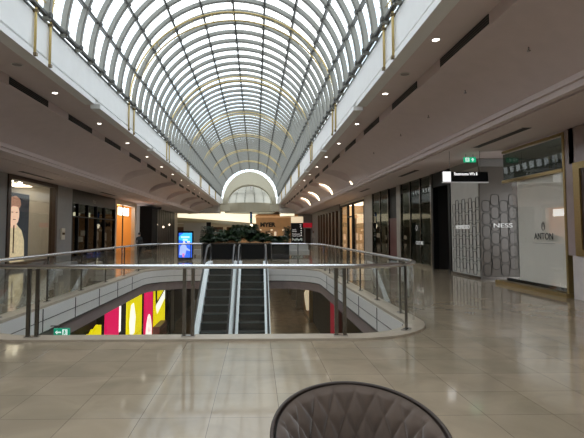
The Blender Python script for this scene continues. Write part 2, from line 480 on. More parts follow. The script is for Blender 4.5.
# crescent glazing between ring and vault
gm = MB(); A = arc(3.28, YE + .12, n=40, cz=5.0, rz=3.28 * 1.20); B = [(p[0], p[1], max(p[2], 5.0)) for p in arc(R, YE + .12, n=40)]
gm.add(A + B, [(i, i + 1, 41 + i + 1, 41 + i) for i in range(40)])
w2 = bpy.data.objects.new('window_2', None); C.objects.link(w2); w2['kind'] = 'structure'
gm.build('glazing', G_ROOF, w2)
mm = MB()
for k in range(20, 161, 10):
    c, s_ = math.cos(math.radians(k)), math.sin(math.radians(k))
    mm.bar((CX + 3.28 * c, YE + .05, 5.0 + 3.93 * s_), (CX + R * c, YE + .05, ZS + R * s_), .06, .06, (0, 1, 0))
mm.build('mullion', RIBM, w2)
st('wall_vault_end', MB().box(CX - R - .1, CX - 2.5, YE - .1, YE + .5, 4.1, 5.05).box(CX + 2.5, CX + R + .1, YE - .1, YE + .5, 4.1, 5.05), CREAMR)
st('wall_vault_cheek', MB().box(FX0 - .3, FX0 - .02, YE, 60.1, 4.1, 9.6).box(FX1 + .02, FX1 + .3, YE, 60.1, 4.1, 9.6), WHITE)
# rotunda
DY, DR, DZ = 63.4, 3.25, 5.3
w3 = bpy.data.objects.new('window_3', None); C.objects.link(w3); w3['kind'] = 'structure'
dm = MB()
vs = []; fs = []; NU, NV = 40, 12
for j in range(NV + 1):
    t = PI / 2 * j / NV
    for i in range(NU):
        p = 2 * PI * i / NU
        vs.append((CX + DR * math.cos(t) * math.cos(p), DY + DR * math.cos(t) * math.sin(p), DZ + DR * .92 * math.sin(t)))
for j in range(NV):
    for i in range(NU): fs.append((j * NU + i, j * NU + (i + 1) % NU, (j + 1) * NU + (i + 1) % NU, (j + 1) * NU + i))
fm_ = bpy.data.materials.new('frosted_dome'); fm_.use_nodes = True; _n = fm_.node_tree; _n.nodes.clear()
_o = _n.nodes.new('ShaderNodeOutputMaterial'); _t = _n.nodes.new('ShaderNodeBsdfTranslucent'); _t.inputs['Color'].default_value = (.78, .79, .75, 1)
_n.links.new(_t.outputs[0], _o.inputs[0])
dm.add(vs, fs, True); dm.build('glazing', fm_, w3)
for i in range(16):
    p = 2 * PI * (i + .5) / 16
    MB().tube([(CX + (DR - .05) * math.cos(t) * math.cos(p), DY + (DR - .05) * math.cos(t) * math.sin(p), DZ + (DR * .92 - .05) * math.sin(t)) for t in [PI / 2 * k / 14 for k in range(15)]], .055, 5).build('rib', RIBM, w3)
for t in (.42, .85):
    MB().tube([(CX + (DR - .06) * math.cos(t) * math.cos(p), DY + (DR - .06) * math.cos(t) * math.sin(p), DZ + (DR * .92 - .06) * math.sin(t)) for p in [2 * PI * k / 36 for k in range(36)]], .03, 5, closed=True).build('hoop', PURL, w3)
dr = MB(); n = 40
inn = [(CX + DR * math.cos(2 * PI * k / n), DY + DR * math.sin(2 * PI * k / n)) for k in range(n)]
ou = [(CX + (DR + .15) * math.cos(2 * PI * k / n), DY + (DR + .15) * math.sin(2 * PI * k / n)) for k in range(n)]
dr = ring(inn, ou, 4.1, DZ); st('wall_drum', dr, CREAMR)

# hanging pieces in the rotunda
PENDM = pm('pendant_white', (.9, .9, .88), .4, emit=(1, .97, .9), es=2.0)
def pendant(x, y, z, label, zt):
    t = thing('pendant_light', label, 'pendant light', (x, y, z), 'pendant lights under the glass dome')
    MB().tube([(x, y, z + .3), (x, y, zt)], .02, 5).build('cord', DSTEEL, t)
    MB().sphere((x, y, z + .15), .22, 12, 8, (1.3, 1, .6)).build('shade', PENDM, t)
pendant(-1.85, 61.6, 4.85, 'white pendant lamp under the dome, on the kiosk side of the coloured hanging column', 6.9)
pendant(1.0, 61.6, 4.8, 'white pendant lamp under the dome, on the totem side of the coloured hanging column', 6.9)
t = thing('hanging_sculpture', 'slim hanging column of blue and green glass with a glowing tip under the dome', 'hanging sculpture', (-.63, 60.8, 1.95))
MB().tube([(-.63, 60.8, 4.4), (-.63, 60.8, 7.6)], .09, 8).build('cable', DSTEEL, t)
for k, (z0, z1, c) in enumerate(((3.9, 4.4, (.03, .06, .12)), (3.35, 3.9, (.04, .12, .45)), (2.9, 3.35, (.03, .25, .20)), (2.55, 2.9, (.06, .07, .10)))):
    MB().tube([(-.63, 60.8, z0), (-.63, 60.8, z1)], .16, 10).build('glass_segment', pm('sculpture_glass_%d' % k, c, .1, coat=.5), t)
MB().sphere((-.63, 60.8, 2.3), .22, 12, 10, (1, 1, 1.4)).build('lamp_tip', pm('tip_glow', (1, .9, .7), .5, emit=(1, .85, .6), es=5), t)

# ------------------------------------------------------------------ vents, downlights and discs in the soffits
DL = pm('downlight_glow', (1, .95, .88), .5, emit=(1, .93, .82), es=14)
RINGM = pm('downlight_ring', (.7, .68, .66), .4)
def air_vent(x, y, side, label):
    t = thing('air_vent', label, 'air vent', (x, y, 4.86), 'long slot air vents in the gallery soffits')
    s = side
    a, b = sorted((x - s * .012, x + s * .002))
    MB().box(a - .001, b, y - 1.0, y + 1.0, 4.885, 5.065).build('slot', DARK, t)
    f = MB()
    for z in (4.875, 5.072): f.box(*sorted((x - s * .02, x)), y - 1.03, y + 1.03, z - .008, z + .008)
    f.build('frame', SOFFIT, t)
    l = MB()
    for z in (4.93, 4.975, 5.02): l.box(*sorted((x - s * .016, x - s * .010)), y - 1, y + 1, z - .004, z + .004)
    l.build('louvre', pm('louvre_grey', (.08, .075, .07), .5), t)
for i in range(15):
    w = 'of the upper restrooms sign side soffit'
    air_vent(3.75, 8.32 + 3.4 * i, 1, 'dark slot air vent on the restrooms sign side, %s from the quilted chair' % ORD[i])
for i in range(14):
    air_vent(-5.60, 11.65 + 3.4 * i, -1, 'dark slot air vent on the lit portrait side, %s from the quilted chair' % ORD[i])
dl0 = None
def downlight(x, y, z, label, grp):
    global dl0
    if dl0 is None:
        dl0 = thing('ceiling_light', label, 'ceiling light', (x, y, z), grp)
        MB().disc((x, y), .062, z - .006, z - .001, 16).build('lens', DL, dl0)
        r = MB(); r.tube([(x + .075 * math.cos(2 * PI * k / 18), y + .075 * math.sin(2 * PI * k / 18), z - .004) for k in range(18)], .012, 6, closed=True)
        r.build('ring', RINGM, dl0)
        return dl0
    o = copy_tree(dl0, (x, y, z), None, label); o['group'] = grp
    return o
for i in range(14):
    downlight(3.30, 8.4 + 3.4 * i, 5.085, 'small round lit downlight above the restrooms sign side walkway, %s from the quilted chair' % ORD[i], 'downlights on the restrooms sign side')
for i in range(14):
    downlight(-5.12, 11.95 + 3.4 * i, 5.085, 'small round lit downlight above the lit portrait side walkway, %s from the quilted chair' % ORD[i], 'downlights on the lit portrait side')
def disc_speaker(x, y, z, label):
    t = thing('ceiling_speaker', label, 'ceiling speaker', (x, y, z - .012))
    MB().disc((x, y), .10, z - .012, z, 20).build('grille', pm('speaker_grille', (.30, .26, .25), .6), t)
    MB().tube([(x + .105 * math.cos(2 * PI * k / 20), y + .105 * math.sin(2 * PI * k / 20), z - .008) for k in range(20)], .01, 5, closed=True).build('rim', RINGM, t)
disc_speaker(3.33, 10.3, 5.085, 'round grey ceiling speaker between the first two restrooms sign side downlights')
disc_speaker(-5.05, 9.9, 5.085, 'round grey ceiling speaker nearest the top corner above the lit portrait side')
def sprinkler(x, y, z, label):
    t = thing('sprinkler', label, 'sprinkler', (x, y, z - .07), 'sprinkler heads in the sloping soffit')
    MB().tube([(x, y, z + .01), (x, y, z - .05)], .012, 6).build('stem', DSTEEL, t)
    MB().disc((x, y), .03, z - .07, z - .06, 12).build('deflector', DSTEEL, t)
for i, (x, y) in enumerate([(4.55, 7.6), (4.55, 10.0), (4.55, 12.2), (4.55, 14.6), (4.55, 18)]):
    tt = (x - 3.75) / 1.65; sprinkler(x, y, 4.86 - .67 * tt + .10 * math.sin(PI * tt), 'small dark sprinkler head in the sloping soffit, %s from the quilted chair' % ORD[i])
def linear_vent(x, y, w, l, z, label):
    t = thing('linear_diffuser', label, 'air vent', (x, y, z - .02), 'linear diffusers above the shop fronts')
    MB().box(x - w / 2, x + w / 2, y - l / 2, y + l / 2, z - .012, z - .004).build('slot', pm('vent_brown', (.05, .04, .035), .6), t)
    MB().box(x - w / 2 - .02, x - w / 2, y - l / 2, y + l / 2, z - .02, z).box(x + w / 2, x + w / 2 + .02, y - l / 2, y + l / 2, z - .02, z).build('frame', SOFFIT, t)
linear_vent(6.35, 12.1, .22, 2.6, 4.0, 'brown linear diffuser above the hoarding shop and hanging sign')
linear_vent(6.35, 19.5, .22, 2.2, 4.0, 'brown linear diffuser above the dark glass shop')
linear_vent(6.35, 27.5, .22, 2.2, 4.0, 'brown linear diffuser beyond the dark glass shop, before the tan shop')
linear_vent(-9.45, 20.6, .24, 3.0, 3.99, 'brown linear diffuser above the lit portrait window')
linear_vent(-9.45, 30.5, .24, 3.0, 3.99, 'brown linear diffuser above the dark glazed shop beside the orange shop')

# cove lights inside the arched recesses on the right gallery
COVE = pm('cove_glow', (1, .9, .7), .5, emit=(1, .84, .58), es=6.0)
for i, yc in enumerate(YC[:4]):
    t = thing('cove_light', 'glowing cream curve of light in the coved soffit, %s from the quilted chair' % ORD[i], 'cove light', (5.3, yc, 4.2), 'curved cove lights')
    pts = []
    for k in range(14):
        tt = .42 + .56 * k / 13
        pts.append((3.75 + 1.65 * tt, yc - .08, 4.05 + .97 * math.sqrt(1 - tt ** 3.2) - .08))
    pts.append((5.37, yc - .08, 4.22))
    MB().tube(pts, [.012 + .033 * min(1, k / 9) for k in range(15)], 6).build('tube', COVE, t)
    each(MB().box(5.2, 5.25, yc - .08, yc, 4.60, 4.64).box(4.6, 4.65, yc - .08, yc, 4.90, 4.94), 'bracket', WHITE, t)

# ------------------------------------------------------------------ shop fronts
def interior(t, side, X, y0, y1, d, zt, wallmat, floormat=None, panel=None):
    """open box behind the front; side +1 = right wall. panel=(material,w)"""
    a, b = (X + .05, X + d) if side > 0 else (X - d, X - .05)
    bk = b if side > 0 else a
    y0 += .012; y1 -= .012
    m = MB(); m.add([(bk, y0, 0), (bk, y1, 0), (bk, y1, zt), (bk, y0, zt)], [(0, 1, 2, 3)])
    m.add([(a, y0, 0), (b, y0, 0), (b, y0, zt), (a, y0, zt)], [(0, 1, 2, 3)])
    m.add([(a, y1, 0), (b, y1, 0), (b, y1, zt), (a, y1, zt)], [(0, 1, 2, 3)])
    m.add([(a, y0, zt - .02), (b, y0, zt - .02), (b, y1, zt - .02), (a, y1, zt - .02)], [(0, 1, 2, 3)])
    m.build('lining', wallmat, t)
    if panel:
        pmn, w = panel; c = (a + b) / 2
        MB().box(c - w, c + w, y0 + .3, y1 - .3, zt - .07, zt - .03).build('light_panel', pmn, t)
def xs_(side, X, d0, d1):
    a = sorted((X + side * d0, X + side * d1)); return a[0], a[1]

# piers along both sides
m = MB()
for y0, y1 in ((YB, 19.75), (24.6, 26.7), (44.4, 46.4)): m.box(XL - 3, XL, y0, y1, 0, ZC)
st('wall_left', m, GREYW)
st('wall_left_end', MB().box(XL - 3, XL, 59.5, 62.2, 0, ZC), CREAMW)

LP_W = pm('shop_light_warm', (1, .9, .75), .5, emit=(1, .86, .66), es=5)
LP_C = pm('shop_light_cool', (1, 1, 1), .5, emit=(.95, .97, 1), es=3)

# 1 portrait window
t = thing('shop_window', 'tall shop window in a dark brown frame with a lit portrait of a man', 'shop window', (XL, 22.4, 0))
f = MB(); X = XL
for y0, y1 in ((19.75, 19.98), (24.35, 24.6)): f.box(X - .25, X + .06, y0, y1, 0, 3.97)
f.box(X - .25, X + .06, 19.98, 24.35, 3.80, 3.97); f.box(X - .25, X + .06, 19.98, 24.35, 0, .25)
f.build('frame', BROWNF, t)
MB().box(X - .12, X - .10, 19.98, 24.35, .25, 3.8).build('glass', G_SHOP, t)
interior(t, -1, X - .2, 19.75, 24.6, 2.6, 3.9, pm('window_lining', (.62, .60, .56), .6), panel=(LP_W, .40))
for k, y in enumerate((21.2, 22.0)):
    o = MB(); o.disc((X - .6, y), .09, 3.80, 3.84); o.build('spot_lamp', DL, t)
t = thing('portrait_panel', 'tall backlit picture panel of a man with light quiffed hair and khaki shirt', 'picture', (XL - 1.2, 20.6, 0))
PX = XL - .42
def up_y(u): return 10.3 * 472 / (256 - u)
MB().box(PX - .08, PX - .02, 20.12, 22.6, .35, 3.3).build('panel', pm('picture_dark', (.02, .025, .035), .4, emit=(.03, .045, .07), es=.6), t)
SK = pm('picture_skin', (.7, .45, .33), .5, emit=(1, .66, .50), es=1.25)
SH = pm('picture_shirt', (.55, .46, .32), .5, emit=(.9, .74, .48), es=.9, var=.35, vscale=7)
HR = pm('picture_hair', (.45, .25, .18), .5, emit=(.8, .42, .30), es=.6, var=.4, vscale=22)
RD = pm('picture_red', (.3, .02, .02), .5, emit=(.5, .02, .02), es=.6)
FD = pm('picture_feature', (.15, .07, .05), .5)
def flat(poly, z, mat, nm):
    poly = [(21.22 + (y - 20.47) * 1.5, 2.35 + (z_ - 2.38) * 1.17) for y, z_ in poly]
    return MB().prism(poly, 'x', PX - .02, PX - .02 + z).build(nm, mat, t)
flat([(19.75, .4), (21.15, .4), (21.12, 1.35), (20.95, 1.75), (20.62, 2.0), (20.35, 1.98), (20.05, 1.80), (19.80, 1.45)], .006, SH, 'shirt')
flat([(20.30, 1.85), (20.62, 1.85), (20.62, 2.2), (20.30, 2.2)], .009, SK, 'neck')
flat([(20.47 + .30 * math.cos(a), 2.38 + .40 * math.sin(a) - (.04 if math.sin(a) < -.5 else 0)) for a in [2 * PI * k / 20 for k in range(20)]], .012, SK, 'face')
flat([(20.20, 2.6), (20.17, 2.82), (20.30, 3.02), (20.55, 3.08), (20.78, 2.98), (20.86, 2.78), (20.76, 2.6), (20.70, 2.66), (20.40, 2.68), (20.22, 2.62)], .016, HR, 'hair')
for y in (20.36, 20.60): flat([(y - .05, 2.43), (y + .05, 2.43), (y + .05, 2.46), (y - .05, 2.46)], .017, FD, 'eye')
flat([(20.40, 2.16), (20.56, 2.16), (20.56, 2.185), (20.40, 2.185)], .017, FD, 'mouth')
flat([(19.72, .4), (20.05, .4), (20.02, 1.25), (19.72, 1.3)], .018, RD, 'bag')
flat([(20.44, .9), (20.50, .9), (20.50, 1.95), (20.44, 1.95)], .018, FD, 'placket')

# wall box on the pier
t = thing('wall_switch_box', 'pale metal box fixed to the grey pier beside the portrait window', 'wall box', (XL, 25.4, 1.2))
MB().box(XL, XL + .08, 25.15, 25.6, 1.15, 1.75).build('body', pm('box_cream', (.62, .56, .46), .4), t)
MB().box(XL + .08, XL + .10, 25.22, 25.53, 1.40, 1.52).build('handle', DSTEEL, t)
t = thing('wall_sign', 'small warm lit square sign on the grey pier before the portrait window', 'sign', (XL, 18.85, 1.2))
MB().box(XL, XL + .04, 18.7, 19.0, 1.1, 1.7).build('plate', pm('warm_plate', (.7, .5, .3), .4, emit=(.8, .5, .25), es=.4), t)
MB().box(XL, XL + .05, 18.68, 19.02, 1.08, 1.1).box(XL, XL + .05, 18.68, 19.02, 1.7, 1.72).build('frame', DSTEEL, t)

# 2 dark glazed shop
BLK = pm('black_gloss', (.012, .013, .012), .3, spec=.25)
t = thing('retail_shop', 'black glass shop front between the portrait window and the orange shop', 'shop front', (XL, 29.8, 0))
MB().box(XL - .3, XL, 26.7, 34.8, 3.2, 3.98).build('sign_board', BLK, t)
m = MB()
for y in (26.7, 27.6, 29.2, 30.8, 32.4, 34.7): m.box(XL - .15, XL + .02, y, y + .08, 0, 3.2)
m.box(XL - .15, XL + .02, 26.7, 34.8, 2.4, 2.46); m.box(XL - .15, XL + .02, 26.7, 34.8, 0, .15)
m.build('frame', BLACK, t)
MB().box(XL - .1, XL - .08, 26.75, 34.7, .15, 3.2).build('glass', G_DARK, t)
interior(t, -1, XL - .1, 26.7, 34.8, 2.6, 3.9, DARK)
text('logo', 'Mor', .34, (XL + .005, 30.3, 3.45), '+x', pm('logo_grey', (.22, .21, .19), .4), t)
for y, z in ((30.2, 2.5), (32.6, 2.55)): MB().disc((XL - 1.2, y), .15, z, z + .3, 10).build('lamp', pm('shop_lamp', (1, .9, .7), .5, emit=(1, .85, .6), es=1.6), t)
m = MB()
for y, z in ((29.4, 1.1), (32.4, 1.3), (31.4, .9)): m.box(XL - 1.6, XL - 1.2, y, y + .35, z, z + .35)
each(m, 'shelf_goods', pm('goods', (.5, .48, .44), .5, emit=(.5, .45, .4), es=.25), t)
# 3 orange shop
OR = pm('orange_lining', (.72, .42, .14), .5, emit=(1, .45, .10), es=.10)
t = thing('retail_shop', 'open shop glowing orange with a bright white sign inside', 'shop front', (XL, 36.5, 0))
m = MB(); m.box(XL - .3, XL, 34.8, 35.2, 0, 3.95).box(XL - .3, XL, 40.4, 41.0, 0, 3.95).box(XL - .3, XL, 35.2, 40.4, 3.65, 3.95)
m.build('frame', CREAMW, t)
interior(t, -1, XL - .1, 34.9, 40.9, 2.8, 3.9, OR, panel=(pm('amber_light', (1, .7, .3), .5, emit=(1, .55, .15), es=4), .5))
MB().box(XL - .5, XL - .42, 37.2, 40.0, 2.9, 3.5).build('sign_panel', pm('sign_white', (1, 1, 1), .5, emit=(1, .97, .92), es=5), t)
MB().box(XL - 2.2, XL - 2.1, 35.0, 37.0, 0, 2.7).build('display_wall', pm('amber_display', (.9, .62, .2), .5, emit=(1, .60, .15), es=.8), t)
m = MB()
for k in range(5): m.box(XL - 2.1, XL - 1.8, 35.0, 37.0, .4 + .5 * k, .43 + .5 * k)
each(m, 'shelf', BROWNF, t)
MB().box(XL - .12, XL - .05, 37.0, 37.12, 0, 3.65).build('mullion', BROWNF, t)

# 4 black column and bronze panel wall
t = thing('shop_pylon', 'black slab column past the orange shop', 'column cladding', (XL + .6, 43, 0))
MB().box(XL + .02, XL + 1.1, 42.0, 44.35, 0, 3.85).build('cladding', pm('matt_black', (.006, .006, .007), .7, spec=.1), t)
MB().box(XL + 1.1, XL + 1.9, 42.0, 42.2, 3.55, 3.75).build('bracket', BLACK, t)
BRZ = pm('bronze_panel', (.06, .045, .038), .45, .1, spec=.3, var=.25, vscale=2.5)
t = thing('retail_shop', 'dark bronze panelled shop front between the black column and the blue kiosk', 'shop front', (XL, 52.5, 0))
m = MB(); m.box(XL - .4, XL + .1, 46.43, 59.47, 0, 3.95); m.build('panel_wall', BRZ, t)
m = MB()
for k in range(12): m.box(XL + .1, XL + .14, 46.6 + 1.1 * k, 46.68 + 1.1 * k, 0, 3.95)
m.build('rib_trim', BLACK, t)
m = MB()
for k, (y, z) in enumerate(((48.5, 2.3), (52, 2.1), (55.5, 2.4))): m.sphere((XL + .15, y, z), .12, 8, 6)
each(m, 'lamp', pm('small_lamp', (1, .9, .8), .5, emit=(1, .8, .6), es=2.5), t)
# right side ------------------------------------------------
MARB = pm('marble_white', (.62, .56, .54), .22, var=.16, vscale=1.6)
MARBM = pm('marble_mauve', (.34, .27, .26), .28, var=.14, vscale=1.8)
m = MB(); m.box(XR, 10.9, YB, 7.4, 0, ZC); m.box(XR, 10.9, 7.4, 10.9, 0, 1.0)
st('wall_right', m, MARB)
st('wall_right_upper', MB().box(XR, 10.9, 7.4, 10.9, 3.15, ZC), MARBM)
st('wall_right_pier', MB().box(XR, XR + .4, 10.72, 11.05, 1.0, ZC), MARBM)
t = thing('shop_window', 'gold framed display window above a marble plinth beside the white hoarding', 'shop window', (XR, 9.1, 1.0))
m = MB()
m.box(XR - .05, XR + .2, 10.50, 10.72, 1.0, 3.15).box(XR - .05, XR + .2, 7.4, 7.6, 1.0, 3.15).box(XR - .05, XR + .2, 7.6, 10.50, 1.0, 1.14).box(XR - .05, XR + .2, 7.6, 10.50, 3.0, 3.15)
m.build('frame', GOLD, t)
m = MB(); m.box(XR - .02, XR + .17, 10.40, 10.50, 1.14, 3.0).box(XR - .02, XR + .17, 7.6, 10.4, 1.14, 1.20).box(XR - .02, XR + .17, 7.6, 10.4, 2.94, 3.0); m.build('inner_frame', BROWNF, t)
MB().box(XR + .08, XR + .09, 7.6, 10.4, 1.2, 2.94).build('glass', G_SHOP, t)
m = MB(); m.add([(XR + 1.5, 7.6, 1), (XR + 1.5, 10.7, 1), (XR + 1.5, 10.7, 3.1), (XR + 1.5, 7.6, 3.1)], [(0, 1, 2, 3)]); m.add([(XR + .2, 10.7, 1), (XR + 1.5, 10.7, 1), (XR + 1.5, 10.7, 3.1), (XR + .2, 10.7, 3.1)], [(0, 1, 2, 3)])
m.build('lining', pm('window_brown', (.22, .11, .06), .5, var=.2), t)
MB().box(XR + .5, XR + .8, 9.3, 10.5, 3.05, 3.09).build('light_panel', LP_W, t)

# hoarding shop
t = thing('retail_shop', 'closed shop front with white hoarding, gold frame and black lettered name', 'shop front', (XR, 12.3, 0))
m = MB()
m.box(XR - .02, XR + .10, 11.05, 11.12, 0, ZC - .02).box(XR - .02, XR + .10, 11.12, 13.9, 3.89, ZC - .02).box(XR - .04, XR + .10, 11.12, 13.9, 3.0, 3.08)
m.build('frame', GOLD, t)
MB().box(XR - .12, XR + .25, 11.0, 14.3, 0, .10).build('threshold', GOLD, t)
MB().box(XR + .02, XR + .03, 11.16, 13.45, .12, 3.0).build('glass', glass('hoarding_glass', (.98, .98, .97), .7), t, 'clear pane in front of the white hoarding')
MB().box(XR + .09, XR + .12, 11.16, 13.3, .20, 3.0).build('hoarding', pm('hoarding_white', (.80, .77, .72), .5, var=.02), t)
MB().box(XR + .02, XR + .03, 11.16, 13.9, 3.10, 3.86).build('upper_glass', glass('upper_glass', (.40, .44, .40), .4), t, 'greenish upper pane')
MB().box(XR + .03, XR + .10, 11.16, 13.9, .12, .20).build('shadow_gap', BLACK, t)
BKL = pm('black_letters', (.02, .02, .02), .4)
text('letters', 'ANTON', .235, (XR + .012, 12.02, 1.43), '-x', BKL, t, .003, sx=.95, offset=.002)
MB().box(XR + .008, XR + .014, 11.55, 12.50, 1.255, 1.262).build('underline', BKL, t)
em = MB()
for r_ in (.12, .09):
    em.tube([(XR + .012, 12.02 + r_ * .6 * math.cos(a), 1.70 + r_ * math.sin(a)) for a in [2 * PI * k / 20 for k in range(20)]], .004, 4, closed=True)
em.bar((XR + .012, 12.08, 1.62), (XR + .012, 12.02, 1.80), .008, .008, (1, 0, 0)); em.bar((XR + .012, 11.96, 1.62), (XR + .012, 12.02, 1.80), .008, .008, (1, 0, 0))
em.build('emblem', BKL, t)
MB().box(XR + .13, XR + 2.2, 11.1, 11.2, 0, ZC).build('side_lining', DARK, t)
MB().box(XR + 2.1, XR + 2.2, 11.2, 13.9, 3.0, ZC).build('bulkhead', GREYW, t)

# patterned glass entry: recess between y 13.9 and 15.4
PAT = pm('stone_lace', (.50, .48, .44), .35, var=.05)
PATD = pm('stone_lace_shaded', (.20, .18, .16), .4)  # darker copy of the lace stone, meant for the face in shade
t = thing('retail_shop', 'coffee shop corner clad in pale panels with rounded lattice pattern', 'shop front', (XR + .6, 16.3, 0))
MB().box(XR, 10.4, 15.50, 17.7, .08, ZC - .25).build('cladding', PAT, t)
MB().box(XR + .03, 10.4, 15.45, 15.50, .08, ZC - .25).build('side_cladding', pm('shaded_brown_panel', (.17, .15, .13), .25), t, 'brown face with shade darkened into its colour')  # brown cladding, its colour also darkened because this face lies in shade
MB().box(XR - .04, 10.4, 15.40, 17.75, 0, .08).build('plinth', DSTEEL, t)
MB().box(XR - .02, 10.4, 15.40, 17.72, ZC - .25, ZC).build('header', GREYW, t)
lat = MB()
def loopcell(f, u, v, w, h, r=.07):
    pts = []
    for cx, cy, a0 in ((u + w - r, v + h - r, 0), (u + r, v + h - r, 90), (u + r, v + r, 180), (u + w - r, v + r, 270)):
        for k in range(5):
            a = math.radians(a0 + 90 * k / 4); pts.append(f(cx + r * math.cos(a), cy + r * math.sin(a)))
    lat.tube(pts, .009, 5, closed=True)
front = lambda u, v: (XR - .008, 17.6 - u, v)
face = lambda u, v: (XR + .05 + u, 15.44, v)
for k in range(8):
    for j in range(6):
        loopcell(front, .05 + .265 * k, .12 + .42 * j + (.14 if k % 2 else 0), .24, .36)
for k in range(6):
    for j in range(6):
        loopcell(face, .04 + .30 * k, .12 + .42 * j + (.20 if k % 2 else 0), .27, .38, .09)
lat.build('lattice', pm('lattice_dark', (.055, .05, .045), .4), t)
LT = pm('white_letters', (.85, .85, .83), .4, emit=(1, 1, 1), es=.25)
text('letters', 'NESPRESSO', .20, (XR - .03, 16.7, 1.72), '-x', LT, t, .01, sx=1.1)
text('letters', 'NESS', .20, (XR + .75, 15.40, 1.76), '-y', LT, t, .01, sx=1.5)
MB().box(10.4, 10.5, 13.9, 15.45, 0, ZC).build('return_wall', DARK, t)

# dark opening with red counter
t = thing('retail_shop', 'dark shop entrance with a dull red wall inside, beside the lattice corner', 'shop front', (XR, 18.7, 0))
m = MB(); m.box(XR - .02, XR + .2, 17.75, 17.95, 0, ZC).box(XR - .02, XR + .2, 19.5, 19.7, 0, ZC).box(XR, XR + .2, 17.95, 19.5, 3.4, ZC); m.build('frame', BLACK, t)
interior(t, 1, XR + .1, 17.8, 19.6, 2.9, 3.9, DARK)
MB().box(XR + 1.0, XR + 1.1, 17.9, 19.6, .0, 2.15).build('red_wall', pm('dull_red', (.16, .02, .025), .5), t)
m = MB()
for y in (18.2, 18.55, 18.9): m.box(XR + .7, XR + .8, y, y + .2, .25, 1.35)
each(m, 'hanging_clothes', pm('clothes_grey', (.10, .10, .10), .8), t)
def glass_shop(y0, y1, label, logo=None, mull=(), warm=1.0, dark=False):
    t = thing('retail_shop', label, 'shop front', (XR, (y0 + y1) / 2, 0))
    m = MB(); m.box(XR - .02, XR + .12, y0, y0 + .12, 0, ZC).box(XR - .02, XR + .12, y1 - .12, y1, 0, ZC).box(XR, XR + .12, y0, y1, 0, .12)
    for y in mull: m.box(XR - .01, XR + .08, y - .03, y + .03, .12, ZC)
    m.build('frame', DSTEEL, t)
    MB().box(XR + .03, XR + .04, y0 + .12, y1 - .12, .12, ZC).build('glass', G_DARK, t)
    interior(t, 1, XR + .1, y0, y1, 3.0, 3.95, pm('teal_dark', (.06, .075, .07), .4))
    MB().box(XR + 2.3, XR + 2.9, y0 + .1, y1 - .1, 0, .95).build('counter', pm('counter_dark', (.04, .05, .05), .3), t)
    MB().box(XR + 2.75, XR + 2.95, y0 + .1, y1 - .1, 1.0, 1.95).build('back_panel', pm('brown_panel', (.22, .15, .11), .45), t)
    MB().box(XR + 2.60, XR + 2.95, y0 + .1, y1 - .1, 2.05, 2.42).build('light_band', pm('band_glow', (1, .95, .75), .5, emit=(1, .92, .62), es=1.7 * warm), t)
    m = MB()
    for k in range(4): m.box(XR + .6, XR + .65, y0 + .4 + k * .9, y0 + .9 + k * .9, .2, .9)
    each(m, 'display_stand', pm('stand_grey', (.14, .15, .15), .3), t)
    if logo: text('letters', logo, .22, (XR - .005, (y0 + y1) / 2 - .6, 1.05), '-x', LT, t, .004)
    return t
g = glass_shop(19.7, 24.0, 'dark green glass shop front with a cream light band, beside the red walled entrance', 'CULTURE', (21.1, 22.5))
em = MB()
for s_ in (-1, 1):
    em.tube([(XR + .0, 21.6 + s_ * (.02 + .08 * math.sin(a)), 1.62 + .24 * a / PI) for a in [PI * k / 12 for k in range(13)]], .008, 5)
em.build('emblem', LT, g)
st('wall_right_column', MB().box(XR - .03, XR + .6, 24.0, 24.6, 0, ZC).box(XR - .02, XR + .6, 29.9, 32.0, 0, ZC), pm('stone_pier', (.34, .32, .29), .35, var=.12, vscale=4))
t = thing('retail_shop', 'narrow black shop bay with a deep red lower panel between two glass shops', 'shop front', (XR, 25.3, 0))
MB().box(XR + .1, XR + .5, 24.6, 26.2, 0, ZC).build('panel', BLACK, t)
MB().box(XR + .04, XR + .1, 24.7, 26.1, .1, 2.3).build('red_panel', pm('deep_red', (.09, .012, .016), .4), t)
glass_shop(26.2, 29.9, 'dark glass shop front with a cream light band, beside the stone pier and tan shop', None, (28.0,), 1.2)

# tan lit shop 32 - 41.3
TAN = pm('tan_lining', (.70, .50, .30), .5, emit=(1, .70, .38), es=.10)
t = thing('retail_shop', 'tan glowing shop front with black frames and a door between display bays', 'shop front', (XR, 36.6, 0))
m = MB()
for y in (32.0, 36.0, 37.9, 41.1): m.box(XR - .03, XR + .15, y, y + .22, 0, 3.75)
m.box(XR - .03, XR + .15, 32.0, 41.3, 3.68, 3.8).box(XR - .03, XR + .15, 36.2, 37.9, 2.7, 2.8)
m.build('frame', BLACK, t)
MB().box(XR + .0, XR + .15, 32.0, 41.3, 3.8, ZC).build('header', CREAMW, t)
each(MB().box(XR + .08, XR + .09, 32.2, 36.0, 0, 3.68).box(XR + .08, XR + .09, 38.1, 41.1, 0, 3.68), 'glass', G_SHOP, t)
interior(t, 1, XR + .1, 32.0, 41.3, 2.0, 3.9, TAN, panel=(LP_W, .6))
m = MB()
for y in (33.3, 34.6): m.box(XR + 1.0, XR + 1.03, y, y + .03, 0, 3.6)
for z in (.9, 1.8, 2.7): m.box(XR + 1.0, XR + 1.03, 32.3, 36, z, z + .03)
m.build('display_grid', BROWNF, t)
d = MB().box(XR + .3, XR + .36, 36.3, 37.8, 0, 2.6).build('door', pm('door_dark', (.06, .045, .035), .3), t)
MB().box(XR + .24, XR + .28, 36.5, 36.55, .9, 1.5).build('handle', STEEL, d)

